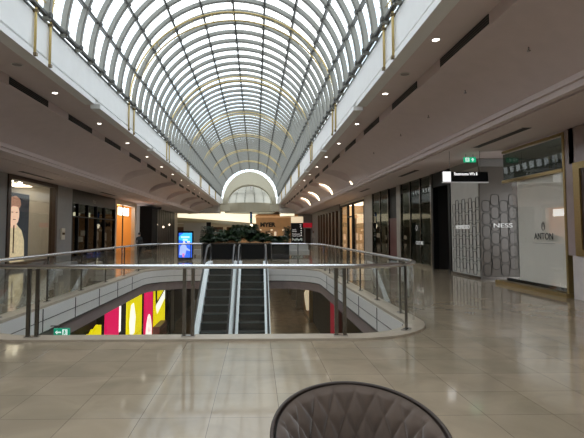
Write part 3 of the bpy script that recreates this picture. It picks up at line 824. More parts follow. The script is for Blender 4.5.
# dark timber framed display shop 41.3 - 56
t = thing('retail_shop', 'dark timber framed shop with warm lit displays past the tan shop', 'shop front', (XR, 48.5, 0))
m = MB()
for k in range(8): m.box(XR - .05, XR + .3, 41.4 + 2.05 * k, 41.4 + 2.05 * k + .55, 0, 3.6)
m.box(XR - .05, XR + .3, 41.4, 56.3, 3.5, 3.98).box(XR, XR + .3, 41.4, 56.3, 0, .3)
m.build('frame', BROWNF, t)
MB().box(XR + .1, XR + .11, 41.4, 56.3, .3, 3.5).build('glass', G_SHOP, t)
interior(t, 1, XR + .2, 41.4, 56.3, 1.8, 3.9, pm('amber_brown', (.40, .24, .13), .5), panel=(LP_W, .25))
m = MB()
for k in range(7): m.sphere((XR + 1.2, 42.8 + 2.05 * k, 1.5), .25, 8, 6, (1, 1, 1.6))
each(m, 'display_goods', pm('goods_warm', (.8, .6, .4), .5, emit=(1, .7, .45), es=.5), t)
m = MB()
for k in range(7): m.box(XR + .9, XR + 1.5, 42.5 + 2.05 * k, 43.1 + 2.05 * k, 0, 1.1)
each(m, 'plinth', BROWNF, t)
st('wall_right_end', MB().box(XR, 10.9, 56.3, 62.2, 0, ZC), GREYW)

# ------------------------------------------------------------------ far hall
st('ceiling_hall', MB().box(-26, FX0 - .3, 62.2, 86, 4.75, 4.85).box(FX1 + .3, 26, 62.2, 86, 4.75, 4.85).box(FX0 - .3, FX1 + .3, 66.6, 86, 4.75, 4.85), WHITE)
st('wall_hall_left', MB().box(-26.2, -26, 62, 86, 0, 4.8), CREAMW)
st('wall_hall_right', MB().box(26, 26.2, 62, 86, 0, 4.8), CREAMW)
st('wall_hall_near', MB().box(-26, XL - 3, 62, 62.2, 0, 6.0).box(10.9, 26, 62, 62.2, 0, 6.0).box(XL - 3, FX0 - .3, 62.2, 62.4, 4.7, 6.0).box(FX1 + .3, 10.9, 62.2, 62.4, 4.7, 6.0).box(XL - 3, FX0 - .3, 62.2, 62.3, 3.98, 4.8).box(FX1 + .3, 10.9, 62.2, 62.3, 3.98, 4.8), WHITE)
st('wall_hall_far', MB().box(-26, 26, 86, 86.2, 0, 4.8), GREYW)
# curved bulkhead with a bright cove above it
def bulk(pts, z0, z1, th):
    m = MB(); n = len(pts)
    q = [(x, y + th) for x, y in pts]
    vs = [(x, y, z) for L_ in (pts, q) for z in (z0, z1) for x, y in L_]
    fs = []
    for i in range(n - 1): fs += [(i, i + 1, n + i + 1, n + i), (2 * n + i, 3 * n + i, 3 * n + i + 1, 2 * n + i + 1), (n + i, n + i + 1, 3 * n + i + 1, 3 * n + i), (i, 2 * n + i, 2 * n + i + 1, i + 1)]
    return m.add(vs, fs)
cv = [(-17 + 17.2 * k / 24, 62.6 + 7.0 * (k / 24) ** 1.3) for k in range(25)]
bk = MB(); n_ = len(cv)
zt_ = lambda k: 3.72 - .95 * (k / 24) ** 1.5
vs = [(x, y + d, zt_(k) - h_) for d, h_ in ((0, .62), (-.12, .45), (-.12, .2), (0, 0), (.3, 0)) for k, (x, y) in enumerate(cv)]
bk.add(vs, [(r_ * n_ + k, r_ * n_ + k + 1, (r_ + 1) * n_ + k + 1, (r_ + 1) * n_ + k) for r_ in range(4) for k in range(n_ - 1)], True)
st('ceiling_bulkhead', bk, CREAMR)
t = thing('cove_light', 'long bright curved cove light over the hall behind the palms', 'cove light', (-9, 66, 3.7), 'hall cove lights')
GLOW = pm('hall_cove_glow', (1, .93, .75), .5, emit=(1, .88, .62), es=1.25, var=.0)
dfm = MB(); vs = []
for k, (x, y) in enumerate(cv):
    q = k / 24; vs += [(x, y + .5, 3.75 - .95 * q ** 1.5), (x, y + .55, 4.70 - .35 * q + .0), ]
dfm.add(vs, [(2 * k, 2 * k + 2, 2 * k + 3, 2 * k + 1) for k in range(24)])
dfm.build('diffuser', GLOW, t)
bulk([(x, y + .36) for x, y in cv], 2.70, 2.76, .5).build('tray', WHITE, t)
t = thing('cove_light', 'short bright cove light above the directory totem', 'cove light', (4.5, 66, 3.7), 'hall cove lights')
bulk([(3.3 + .2 * k, 64.2 + .12 * (k - 5) ** 2 * .3) for k in range(11)], 3.75, 4.2, .1).build('diffuser', GLOW, t)
bulk([(3.3 + .2 * k, 64.1 + .12 * (k - 5) ** 2 * .3) for k in range(11)], 3.68, 3.75, .25).build('tray', WHITE, t)

# department store front
TANW = pm('tan_timber', (.62, .36, .18), .45, emit=(1, .52, .22), es=.10, var=.10, vscale=1.2)
t = thing('department_store', 'wide tan timber department store front with bold black name', 'store front', (4, 70, 0))
MB().box(-2.2, 11, 70, 70.5, 2.35 - .45, 4.15).build('sign_board', TANW, t)
MB().box(-2.2, 11, 69.9, 70.6, 3.70, 3.86).build('trim_band', pm('light_tan', (.75, .52, .30), .4, emit=(1, .6, .3), es=.35), t)
m = MB()
for x in (-2.2, 3.2, 4.6, 10.2): m.box(x, x + .7, 70, 70.5, 0, 1.95)
each(m, 'pillar', TANW, t)
text('letters', 'MYER', .84, (1.72, 69.93, 2.60), '-y', BKL, t, .05, sx=1.05, offset=.045)
m = MB(); m.add([(-2.2, 75, 0), (11, 75, 0), (11, 75, 4), (-2.2, 75, 4)], [(0, 1, 2, 3)])
m.build('back_wall', pm('store_inside', (.40, .26, .16), .6, emit=(1, .6, .3), es=.15), t)
m = MB()
for k in range(14): m.box(-1.5 + .85 * k, -1.2 + .85 * k, 73 - (k % 3), 73.3 - (k % 3), .3, 1.2 + .2 * (k % 3))
each(m, 'display_goods', pm('goods_mixed', (.75, .6, .45), .5, emit=(1, .8, .6), es=.7), t)
m = MB()
for k in range(7): m.box(-1.2 + 1.7 * k, -.9 + 1.7 * k, 70.8, 71.0, 1.8, 1.9)
each(m, 'lamp', pm('shop_lamp', (1, .9, .7)), t)
# stores left of it in the hall
t = thing('retail_shop', 'dim shop front with dark openings and pale pier behind the kiosk side palms', 'store front', (-9, 72, 0))
MB().box(-18, -2.4, 72, 72.4, 2.3, 3.6).build('sign_board', pm('pale_board', (.50, .44, .36), .5), t)
m = MB()
for x in (-18, -14.5, -10.9, -7.8, -5.0, -2.8): m.box(x, x + .5, 72, 72.4, 0, 2.3)
each(m, 'pillar', CREAMW, t)
m = MB(); m.add([(-18, 75, 0), (-2.3, 75, 0), (-2.3, 75, 3.6), (-18, 75, 3.6)], [(0, 1, 2, 3)]); m.build('back_wall', pm('shop_dim', (.14, .08, .05), .6), t)
m = MB()
for k in range(12): m.box(-15 + k * 1.05, -14.6 + k * 1.05, 73.5, 73.8, .4 + .3 * (k % 3), 1.0 + .35 * (k % 3))
each(m, 'display_goods', pm('goods_mixed', (.75, .6, .45)), t)
t = thing('partition_screen', 'pale grey plain screen wall standing behind the blue screen kiosk', 'screen', (-7.7, 63.5, 0))
MB().box(-9.6, -6.6, 63.0, 63.15, .1, 2.75).build('panel', pm('pale_screen', (.55, .53, .47), .6), t)
MB().box(-6.6, -6.0, 63.0, 63.3, 0, 2.85).build('post', BLACK, t)
MB().box(-9.6, -6.6, 63.02, 63.12, 0, .1).build('base', DSTEEL, t)

# red fronted shop at the end of the restrooms side
t = thing('retail_shop', 'grey shop front with a red sign band, behind the directory totem', 'store front', (7.1, 62.6, 0))
MB().box(5.6, 8.9, 62.6, 62.9, 2.0, 3.9).build('fascia_board', pm('store_grey', (.30, .28, .26), .5), t)
MB().box(5.9, 8.2, 62.52, 62.6, 2.15, 2.75).build('sign_band', pm('sign_red', (.35, .02, .03), .4, emit=(.7, .02, .04), es=.35), t)
m = MB()
for x in (5.6, 6.4, 7.3, 8.2): m.box(x, x + .15, 62.6, 62.9, 0, 2.0)
m.build('mullion', pm('store_grey', (.3, .28, .26)), t)
m = MB(); m.add([(5.6, 64, 0), (8.9, 64, 0), (8.9, 64, 2.2), (5.6, 64, 2.2)], [(0, 1, 2, 3)]); m.build('back_wall', pm('store_dark', (.09, .06, .05), .6), t)

# ------------------------------------------------------------------ directory totem
t = thing('directory_totem', 'tall black directory totem with white lines of writing and a cream top', 'directory sign', (3.95, 45, 0))
MB().box(3.35, 4.50, 45, 45.25, .05, 2.42).build('panel', BLACK, t)
MB().box(3.35, 4.50, 45, 45.25, 2.42, 3.02).build('cap', pm('totem_cream', (.8, .68, .5), .5, emit=(1, .82, .55), es=.6), t)
MB().box(3.30, 4.55, 44.95, 45.3, 0, .05).build('base', STEEL, t)
tw = pm('totem_white', (.85, .85, .85), .5, emit=(1, 1, 1), es=.4)
for k, (s_, z) in enumerate((('Level', 1.78), ('MYER', 1.60), ('Restrooms', 1.36), ('Food Court', 1.18))):
    text('letters', s_, .17, (3.45, 44.99, z), '-y', tw, t, .003, 'LEFT')
text('numeral', '2', .40, (4.25, 44.99, 2.15), '-y', tw, t, .003)
m = MB()
for k in range(4): m.box(4.26, 4.36, 44.985, 45.0, 1.20 + .22 * k, 1.29 + .22 * k)
each(m, 'pictogram', tw, t)
m = MB()
for k in range(9): m.box(3.45 + .11 * k, 3.52 + .11 * k, 44.985, 45.0, .75 + .05 * math.sin(k * 2.1), .92 + .07 * math.cos(k * 1.7))
m.build('floor_map', pm('map_grey', (.5, .6, .55), .5, emit=(.6, .7, .65), es=.3), t)

# ------------------------------------------------------------------ blue screen kiosk
KX, KY = -3.86, 26.0
t = thing('screen_kiosk', 'upright black kiosk with a bright blue advertising screen by the escalators', 'advertising screen', (KX, KY, 0))
MB().box(KX - .42, KX + .42, KY, KY + .16, .08, 1.60).build('housing', BLACK, t)
MB().box(KX - .36, KX + .36, KY - .14, KY + .30, 0, .08).build('base', DSTEEL, t)
scr = MB().box(KX - .355, KX + .355, KY - .012, KY, .16, 1.50).build('screen', pm('screen_blue', (.02, .08, .5), .3, emit=(.03, .16, .95), es=1.15, var=.0), t)
def sflat(poly, col, nm, es=1.2, dz=.004):
    return MB().prism([(KX + a, b) for a, b in poly], 'y', KY - .012 - dz, KY - .012).build(nm, pm('scr_' + nm, col, .4, emit=col, es=es), scr)
sflat([(-.355, 1.12), (.355, .98), (.355, 1.50), (-.1, 1.50), (-.355, 1.3)], (.05, .50, 1.0), 'sky_shape', 1.1)
sflat([(-.24, 1.22), (.22, 1.22), (.22, 1.32), (-.24, 1.32)], (.45, .85, 1.0), 'word_block', 1.3, .007)
sflat([(-.14, 1.08), (.12, 1.08), (.12, 1.17), (-.14, 1.17)], (.45, .85, 1.0), 'word_block_small', 1.3, .007)
sflat([(-.32, .30), (-.28, .75), (-.12, .93), (.02, .86), (.10, .68), (.30, .55), (.28, .50), (.06, .56), (.0, .28)], (.42, .52, 1.0), 'dress_shape', 1.0, .008)
sflat([(-.07 + .06 * math.cos(a), .98 + .075 * math.sin(a)) for a in [2 * PI * k / 12 for k in range(12)]], (.95, .75, .75), 'head_shape', .9, .010)
sflat([(.10, .98), (.24, .98), (.24, 1.05), (.10, 1.05)], (1, .85, .8), 'tag_shape', 1.0, .007)
sflat([(-.15, .18), (-.05, .18), (-.04, .38), (-.16, .38)], (.9, .25, .5), 'pink_shape', .8, .011)

# ------------------------------------------------------------------ planter, benches and palms beyond the escalators
t = thing('planter_box', 'long black planter trough behind the escalator landing', 'planter', (-.8, 27.4, 0))
m = MB(); m.box(-3.1, 1.9, 27.0, 28.2, 0, .86); m.build('trough', pm('planter_black', (.012, .012, .012), .6, spec=.15), t)
MB().box(-3.14, 1.94, 26.96, 28.24, .86, .90).build('rim', DSTEEL, t)
MB().box(-3.0, 1.8, 27.1, 28.1, .88, .91).build('soil', pm('soil', (.03, .02, .012), .9), t)
LEAF = pm('palm_leaf', (.018, .042, .013), .45, var=.35, vscale=3)
LEAFD = pm('dark_leaf', (.014, .030, .014), .5, var=.3, vscale=3)
def palm(x, y, z, h, spread, nfr, label, mat, grp='palms and ferns beyond the escalators', pot=False):
    t = thing('potted_palm' if pot else 'palm_plant', label, 'plant', (x, y, 0 if pot else z), grp)
    rnd = random.Random(int(x * 97 + y * 13))
    if pot:
        n = 14; m = MB()
        vs = [(x + r_ * math.cos(2 * PI * k / n), y + r_ * math.sin(2 * PI * k / n), zz) for r_, zz in ((.18, 0), (.26, z)) for k in range(n)]
        m.add(vs, [(k, (k + 1) % n, n + (k + 1) % n, n + k) for k in range(n)] + [tuple(range(n))[::-1], tuple(range(n, 2 * n))]); m.build('pot', BLACK, t)
    m = MB(); st_ = MB()
    for k in range(nfr):
        az = rnd.uniform(0, 2 * PI); ht = h * rnd.uniform(.25, 1.0); sp = spread * rnd.uniform(.25, 1.0)
        pts = []
        for i in range(9):
            s = i / 8; rr = sp * s ** 1.2; zz = z + ht * (math.sin(s * 2.1) / .95 if s < .75 else (math.sin(.75 * 2.1) / .95 - (s - .75) * 1.1))
            pts.append(Vector((x + rr * math.cos(az), y + rr * math.sin(az), zz)))
        st_.tube(pts, .008, 3)
        for i in range(1, 9):
            for q in (0, .5):
                if i == 8 and q: continue
                p = pts[i] + (pts[min(i + 1, 8)] - pts[i]) * q; d = (pts[i] - pts[i - 1]).normalized()
                sd = d.cross(Vector((0, 0, 1))).normalized(); ln = .30 * spread * (1.15 - abs(i / 8 - .55))
                for sg in (-1, 1):
                    tip = p + sd * sg * ln + d * ln * .55 - Vector((0, 0, ln * .28)); mid = (p + tip) / 2 + Vector((0, 0, .02)); w = d * .028
                    m.add([p, mid - w, tip, mid + w], [(0, 1, 2, 3)])
    m.build('foliage', mat, t); st_.build('stem', mat, t)
for k, (x, h) in enumerate(((-2.6, .45), (-1.8, .75), (-1.1, 1.0), (-.35, 1.0), (.4, .65), (1.2, .40))):
    palm(x, 27.6, .9, h, .8, 44, 'green feathery palm in the black trough, %s counted from the kiosk end' % ORD[k], LEAF)
palm(-3.3, 33, .55, 1.3, .8, 34, 'dark leafy plant standing free between the kiosk and the trough palms', LEAFD, pot=True)
palm(2.65, 40, .55, 1.4, .5, 34, 'dark leafy plant standing free in front of the department store, beside the totem', LEAFD, pot=True)
t = thing('lounge_bench', 'pale low upholstered bench in front of the directory totem', 'bench', (2.2, 29.5, 0))
MB().box(1.5 - .7 + .6, 3.3, 29.2, 29.9, .12, .42).build('seat', pm('bench_grey', (.52, .50, .48), .6), t)
MB().box(1.4, 3.3, 29.85, 30.0, .12, .85).build('backrest', pm('bench_grey', (.52, .50, .48)), t)
for x in (1.5, 3.2): MB().box(x - .03, x + .03, 29.3, 29.8, 0, .12).build('leg', DSTEEL, t)
t = thing('lounge_bench', 'pale low upholstered bench on the kiosk side of the black trough', 'bench', (-4.2, 30.5, 0))
MB().box(-4.0, -3.0, 30.2, 30.8, .12, .42).build('seat', pm('bench_grey', (.5, .5, .5)), t)
for x in (-3.9, -3.1): MB().box(x - .03, x + .03, 30.3, 30.7, 0, .12).build('leg', DSTEEL, t)

# ------------------------------------------------------------------ people
def person(x, y, h, rz, label, cloth, trouser, hair):
    t = thing('person', label, 'person', (x, y, 0), None, rz)
    k = h / 1.75
    V = [(0, 0, .98, .15), (0, 0, 1.15, .13), (0, 0, 1.35, .16), (0, 0, 1.47, .09), (0, 0, 1.54, .06), (0, -.01, 1.60, .085), (0, -.02, 1.68, .09),
         (-.10, 0, .92, .10), (-.11, -.02, .50, .065), (-.11, .03, .10, .045), (-.11, -.10, .04, .04),
         (.10, 0, .92, .10), (.12, .04, .50, .065), (.12, .10, .10, .045), (.12, -.03, .04, .04),
         (-.19, 0, 1.42, .065), (-.24, .03, 1.15, .045), (-.22, -.08, .92, .035), (-.21, -.12, .84, .035),
         (.19, 0, 1.42, .065), (.24, .03, 1.15, .045), (.22, -.08, .92, .035), (.21, -.12, .84, .035)]
    E = [(0, 1), (1, 2), (2, 3), (3, 4), (4, 5), (5, 6), (0, 7), (7, 8), (8, 9), (9, 10), (0, 11), (11, 12), (12, 13), (13, 14), (2, 15), (15, 16), (16, 17), (17, 18), (2, 19), (19, 20), (20, 21), (21, 22)]
    me = bpy.data.meshes.new('body'); me.from_pydata([(a * k, b * k, c * k) for a, b, c, _ in V], E, [])
    o = bpy.data.objects.new('body', me); C.objects.link(o); o.parent = t
    sk = o.modifiers.new('Skin', 'SKIN')
    for i, (_, _, _, r_) in enumerate(V):
        me.skin_vertices[0].data[i].radius = (r_ * k, r_ * k * .8)
        me.skin_vertices[0].data[i].use_root = (i == 0)
    o.modifiers.new('Sub', 'SUBSURF').levels = 1; o.modifiers['Sub'].render_levels = 1
    # clothes below the neck, skin above
    m = bpy.data.materials.new('figure_' + hair.name); m.use_nodes = True; nt = m.node_tree
    tc = nt.nodes.new('ShaderNodeTexCoord'); sp = nt.nodes.new('ShaderNodeSeparateXYZ'); nt.links.new(tc.outputs['Object'], sp.inputs[0])
    cr = nt.nodes.new('ShaderNodeValToRGB'); cr.color_ramp.interpolation = 'CONSTANT'
    mr = nt.nodes.new('ShaderNodeMath'); mr.operation = 'DIVIDE'; mr.inputs[1].default_value = h
    nt.links.new(sp.outputs['Z'], mr.inputs[0]); nt.links.new(mr.outputs[0], cr.inputs[0])
    e = cr.color_ramp.elements; e[0].position = 0; e[0].color = rgb(trouser); e[1].position = .52; e[1].color = rgb(cloth)
    x_ = e.new(.86); x_.color = (.5, .32, .24, 1)
    nt.links.new(cr.outputs[0], nt.nodes['Principled BSDF'].inputs['Base Color'])
    me.materials.append(m)
    hm = MB(); hm.sphere((0, .012 * k, 1.70 * k), .105 * k, 12, 8, (.95, 1.05, .95))
    me2 = hm; loc = wloc(t)
    me2.v = [(a + loc.x, b + loc.y, c + loc.z) for a, b, c in me2.v]
    me2.build('hair', hair, t)
    fm = MB()
    for q in (-.03, .03): fm.sphere((q * k + loc.x, -.098 * k + loc.y, 1.655 * k), .011 * k, 6, 4)
    fm.build('eye', BLACK, t)
    fm = MB().sphere((loc.x, -.108 * k + loc.y, 1.625 * k), .017 * k, 6, 4, (.7, 1, 1.3)); fm.build('nose', pm('skin_plain', (.5, .32, .24), .6), t)
    return t
person(-7.35, 30.0, 1.48, .6, 'person in black clothes standing before the orange shop', (.012, .012, .014), (.012, .012, .014), pm('hair_black', (.015, .012, .01), .6))
person(7.0, 57.5, 1.6, 0, 'person in pale clothes standing by the red sign band shop', (.45, .38, .34), (.30, .26, .24), pm('hair_brown', (.12, .07, .04), .6))

# ------------------------------------------------------------------ escalators
def escalator(xc, label):
    hw = .47; dk = .19
    t = thing('escalator', label, 'escalator', (xc, 21.2, 0), 'escalators rising out of the void')
    y0 = 20.05; S = math.tan(math.radians(30))
    def zz(y): return -(y0 - y) * S
    yb = y0 - 5.2 / S
    stp = None; n = 21; dy = .42
    STM = pm('step_black', (.010, .017, .018), .45, .0); NOSE = pm('step_nose', (.07, .11, .12), .4, .3)
    for k in range(n):
        y = y0 - dy * k; z = zz(y)
        if stp is None:
            m = MB(); m.box(xc - hw, xc + hw, y, y + dy, z - .03, z); m.box(xc - hw, xc + hw, y, y + .03, z - dy * S, z)
            for q in range(18):                                          # tread cleats
                x = xc - hw + .02 + q * .052
                m.box(x, x + .02, y + .004, y + dy - .01, z, z + .008); m.box(x, x + .02, y - .006, y, z - dy * S, z)
            stp = m.build('step', STM, t)
            MB().box(xc - hw, xc + hw, y - .010, y + .022, z - .004, z + .011).build('nosing', NOSE, stp)
        else:
            c = copy_tree(stp, (0, -dy * k, z - zz(y0)), t)
    MB().box(xc - hw, xc + hw, y0 + dy, y0 + dy + .35, -.02, .012).build('comb_plate', STEEL, t)
    MB().box(xc - hw - dk, xc + hw + dk, y0 + dy + .35, 21.95, -.02, .014).build('landing_plate', STEEL, t)
    for s in (-1, 1):
        x = xc + s * (hw + dk / 2)
        m = MB()
        prof = [(yb, zz(yb) - .30), (yb, zz(yb) + .16), (y0 + .1, zz(y0 + .1) + .16), (y0 + .5, .24), (21.65, .24), (21.65, -.0), (y0 + .5, 0), (y0, -.35)]
        m.prism(prof, 'x', x - dk / 2, x + dk / 2); m.build('deck', CHROME, t)
        g = MB(); top = [(yb, zz(yb) + .85), (y0 + .1, zz(y0 + .1) + .88), (y0 + .5, .93), (21.55, .93)]
        bot = [(yb, zz(yb) + .16), (y0 + .1, zz(y0 + .1) + .16), (y0 + .5, .24), (21.55, .24)]
        vs = [(x, a, b) for a, b in top + bot]
        g.add(vs, [(i, i + 1, 4 + i + 1, 4 + i) for i in range(3)]); g.build('glass_panel', G_RAIL, t)
        path = [(x, yb, zz(yb) + .90), (x, y0 + .0, zz(y0) + .93), (x, y0 + .3, .96), (x, y0 + .6, .98), (x, 21.45, .98)]
        path += [(x, 21.45 + .34 * math.sin(a), .64 + .34 * math.cos(a)) for a in [PI * k / 8 for k in range(1, 9)]]
        m = MB(); m.tube(path, .038, 8); m.build('handrail', pm('handrail_rubber', (.015, .015, .016), .3), t)
        m = MB(); m.tube([(p[0], p[1], p[2] - .045 if i < 6 else p[2]) for i, p in enumerate(path[:5])], .022, 6); m.build('handrail_guide', CHROME, t)
        m = MB(); m.box(x - .03, x + .03, 21.45, 21.82, .24, .32); m.build('newel_foot', STEEL, t)
    m = MB(); m.prism([(yb, zz(yb) - .3), (y0, -.35), (y0 + .3, -.35), (y0 + .3, -.6), (y0 - .6, -1.15), (yb, zz(yb) - 0.9 if False else -5.2)], 'x', xc - hw - dk, xc + hw + dk)
    m.build('truss_casing', pm('casing_grey', (.2, .2, .2), .4, .3), t)
escalator(-1.49, 'escalator in the void on the blue kiosk side')
escalator(-.15, 'escalator in the void on the directory totem side')

# ------------------------------------------------------------------ lower level
def glowpanel(name, y0, y1, z0, z1, col, es, label, poly=None, x=-5.62):
    t = thing(name, label, 'display panel', (x, (y0 + y1) / 2, z0))
    mat = pm('glow_' + ''.join('%02d' % int(c * 99) for c in col), col, .4, emit=col, es=es)
    if poly: MB().prism(poly, 'x', x - .08, x).build('panel', mat, t)
    else: MB().box(x - .08, x, y0, y1, z0, z1).build('panel', mat, t)
    MB().box(x - .38, x - .08, y0, y1, z0 - .1, z1 + .02).build('backing', DARK, t)
    return t
YEL = (1.0, .85, .0); MAG = (1.0, .005, .14)
px = -5.62
def Y(u): return -px * 472 / (256 - u)
p = [(Y(90.5), -4.6), (Y(105), -4.6), (Y(105), -1.82), (Y(103), -1.86), (Y(102), -1.75), (Y(100), -1.80), (Y(98.5), -1.92), (Y(97), -1.80), (Y(95), -1.92), (Y(93), -1.88), (Y(92.5), -2.0), (Y(90.5), -2.02)]
glowpanel('window_poster', Y(90.5), Y(105), -4.6, -2.0, YEL, .85, 'yellow lit poster with a jagged top edge on the lower level', p)
glowpanel('window_poster', Y(110), Y(122), -4.6, -1.4, MAG, .75, 'plain magenta lit panel on the lower level between two yellow ones')
t = thing('shop_lamp', 'white lit display strip beside the plain magenta panel downstairs', 'lamp', (px, Y(124), -2.4))
MB().box(px - .3, px - .05, Y(122.5), Y(125), -2.6, -1.55).build('diffuser', pm('lamp_white', (1, 1, 1), .5, emit=(1, .95, .9), es=1.5), t)
MB().box(px - .32, px - .3, Y(122.5), Y(125), -3.9, -2.6).build('backing', DARK, t)
t = glowpanel('window_poster', Y(130.5), Y(144), -4.6, -1.35, YEL, .85, 'yellow lit poster with a tall white shape between the magenta panels')
MB().prism([(Y(132), -2.5), (Y(133.5), -1.75), (Y(136), -1.7), (Y(138), -2.4), (Y(137), -3.1), (Y(133), -3.1)], 'x', px, px + .01).build('white_shape', pm('glow_white', (1, 1, 1), .5, emit=(1, 1, .9), es=1.2), t)
m = MB()
for k in range(5): m.box(px, px + .012, Y(132 + 2.4 * k), Y(133.2 + 2.4 * k), -3.25, -3.2)
m.build('caption', pm('caption_dark', (.5, .4, .02), .5), t)
t = glowpanel('window_poster', Y(147.5), Y(154.5), -5.1, -1.3, MAG, .75, 'narrow magenta lit poster with a white oval of pink writing')
ya, yb_ = Y(148), Y(153.8); yc = (ya + yb_) / 2
MB().prism([(yc + (yb_ - ya) / 2 * math.cos(a), -4.0 + 1.25 * math.sin(a)) for a in [2 * PI * k / 24 for k in range(24)]], 'x', px, px + .01).build('oval', pm('glow_white', (1, 1, 1)), t)
for k, ch in enumerate('SALE'):
    text('letters', ch, .42, (px + .015, yc, -3.15 - .42 * k), '+x', pm('pink_ink', (1, .1, .25), .5, emit=(1, .1, .25), es=.5), t, .002, sx=1.6)
t = glowpanel('window_poster', Y(156.5), Y(166.5), -5.1, -1.3, YEL, .85, 'yellow lit poster crossed by a white and black slanting stripe downstairs')
MB().prism([(Y(157.5), -2.55), (Y(166.3), -2.0), (Y(166.3), -2.5), (Y(159), -3.1)], 'x', px, px + .01).build('white_stripe', pm('glow_white', (1, 1, 1)), t)
MB().prism([(Y(156.8), -1.4), (Y(158.6), -1.4), (Y(158.6), -2.5), (Y(166), -2.0), (Y(166), -1.92), (Y(158.8), -2.38), (Y(157.5), -2.6)], 'x', px, px + .014).build('black_stripe', BLACK, t)
t = thing('display_cabinet', 'dark red shelved cabinet in front of the striped yellow poster downstairs', 'cabinet', (px + .5, 27, -5.2))
MB().box(px + .15, px + .5, 25.6, 27.6, -5.2, -3.5).build('body', pm('maroon', (.14, .02, .02), .4), t)
m = MB()
for k in range(4): m.box(px + .5, px + .52, 25.7, 27.5, -4.9 + .38 * k, -4.86 + .38 * k)
each(m, 'shelf', pm('maroon_light', (.35, .10, .08), .4), t)
t = thing('lift_post', 'tall grey lit door frame in the dark lower wall beside the yellow poster', 'door frame', (px, 33, -5.2))
MB().box(px - .1, px, 31.6, 33.0, -5.2, -2.4).build('panel', pm('post_grey', (.16, .16, .16), .4), t)
MB().box(px - .1, px + .04, 31.4, 31.6, -5.2, -2.3).box(px - .1, px + .04, 33.0, 33.2, -5.2, -2.3).build('jamb', BLACK, t)

# lower exit sign hanging by the fascia
t = thing('exit_sign', 'small teal exit sign with white arrow and running figure below the void edge', 'exit sign', (-4.15, 10.35, -.6))
EG = pm('exit_green', (.0, .22, .13), .4, emit=(.0, .50, .30), es=.45)
EW = pm('exit_white', (.9, 1, .95), .4, emit=(.8, 1, .92), es=.8)
def exit_faces(t, x0, x1, y, z0, z1, mat, arrow_right, rods):
    MB().box(x0, x1, y, y + .05, z0, z1).build('panel', mat, t)
    w = x1 - x0; h = z1 - z0; a0, a1 = (x0 + w * .52, x0 + w * .92) if arrow_right else (x0 + w * .10, x0 + w * .48)
    zc = (z0 + z1) / 2; s = 1 if arrow_right else -1
    if arrow_right and w > .25:   # upward/forward arrow
        ac = (a0 + a1) / 2
        pl = [(ac - .02 * h / .2, z0 + h * .18), (ac + .02 * h / .2, z0 + h * .18), (ac + .02 * h / .2, z0 + h * .5), (ac + w * .13, z0 + h * .5), (ac, z0 + h * .85), (ac - w * .13, z0 + h * .5), (ac - .02 * h / .2, z0 + h * .5)]
    else:
        tip, tail = (a1, a0) if s > 0 else (a0, a1)
        pl = [(tip, zc), (tip - s * w * .13, zc + h * .28), (tip - s * w * .13, zc + h * .08), (tail, zc + h * .08), (tail, zc - h * .08), (tip - s * w * .13, zc - h * .08), (tip - s * w * .13, zc - h * .28)]
    MB().prism(pl, 'y', y - .006, y).build('arrow', EW, t)
    f0 = x0 + w * (.12 if arrow_right else .56); fw = w * .32
    m = MB(); m.prism([(f0, z0 + h * .12), (f0 + fw, z0 + h * .12), (f0 + fw, z1 - h * .12), (f0, z1 - h * .12)], 'y', y - .004, y)
    m.build('doorway', EW, t)
    cx = f0 + fw * .45; g = MB()
    g.prism([(cx + h * .08 * math.cos(a), z0 + h * .74 + h * .08 * math.sin(a)) for a in [2 * PI * k / 10 for k in range(10)]], 'y', y - .008, y - .004)
    for a, b in (((cx, .66), (cx - fw * .05, .42)), ((cx - fw * .05, .42), (cx + fw * .22, .22)), ((cx - fw * .05, .42), (cx - fw * .28, .2)), ((cx, .62), (cx + fw * .28, .48)), ((cx, .62), (cx - fw * .25, .5))):
        g.bar((a[0], y - .006, z0 + h * a[1]), (b[0], y - .006, z0 + h * b[1]), h * .09, .004, (0, 1, 0))
    g.build('running_figure', mat, t)
    r = MB()
    for x in rods[0]: r.bar((x, y + .025, z1), (x, y + .025, rods[1]), .012, .012, (0, 1, 0))
    r.build('rod', DSTEEL, t)
exit_faces(t, -4.30, -3.97, 10.3, -.66, -.50, EG, False, ((-4.2,), -.45))
MB().box(-4.39, -4.18, 10.30, 10.35, -.46, -.44).build('bracket', DSTEEL, t)

# right lower shops
t = thing('shop_window', 'lit lower level window with a pale statue figure in a brass frame', 'shop window', (4.2, 37.5, -5.2))
m = MB(); m.box(4.0, 4.25, 35.6, 35.9, -5.2, -1.6).box(4.0, 4.25, 39.7, 40.0, -5.2, -1.6).box(4.0, 4.25, 35.9, 39.7, -1.8, -1.6).box(4.0, 4.25, 35.6, 40, -5.2, -4.9)
m.build('frame', GOLD, t)
MB().box(4.22, 4.26, 35.9, 39.7, -4.9, -1.8).build('backing', pm('warm_brown_glow', (.25, .15, .08), .5, emit=(.9, .5, .25), es=.14), t)
m = MB(); m.sphere((4.12, 38.0, -2.75), .16, 10, 8, (.6, 1, 1.2)).tube([(4.12, 38, -2.9), (4.1, 37.9, -3.3), (4.12, 38.1, -3.9), (4.12, 37.7, -4.6)], [.08, .26, .22, .14], 8)
m.build('statue', pm('statue_pale', (.8, .72, .58), .5, emit=(1, .85, .6), es=.5), t)
t = thing('banner', 'narrow crimson vertical banner on the lower level wall', 'banner', (4.1, 25, -5.0))
MB().box(4.0, 4.06, 24.4, 25.6, -4.9, -1.0).build('cloth', pm('crimson', (.40, .01, .04), .6, emit=(.7, .01, .06), es=.22), t)
MB().box(3.98, 4.08, 24.35, 25.65, -1.0, -.95).build('rail', DSTEEL, t)
t = thing('retail_shop', 'stone pier and dark glass front along the lower corridor', 'shop front', (4.0, 48, -5.2))
m = MB()
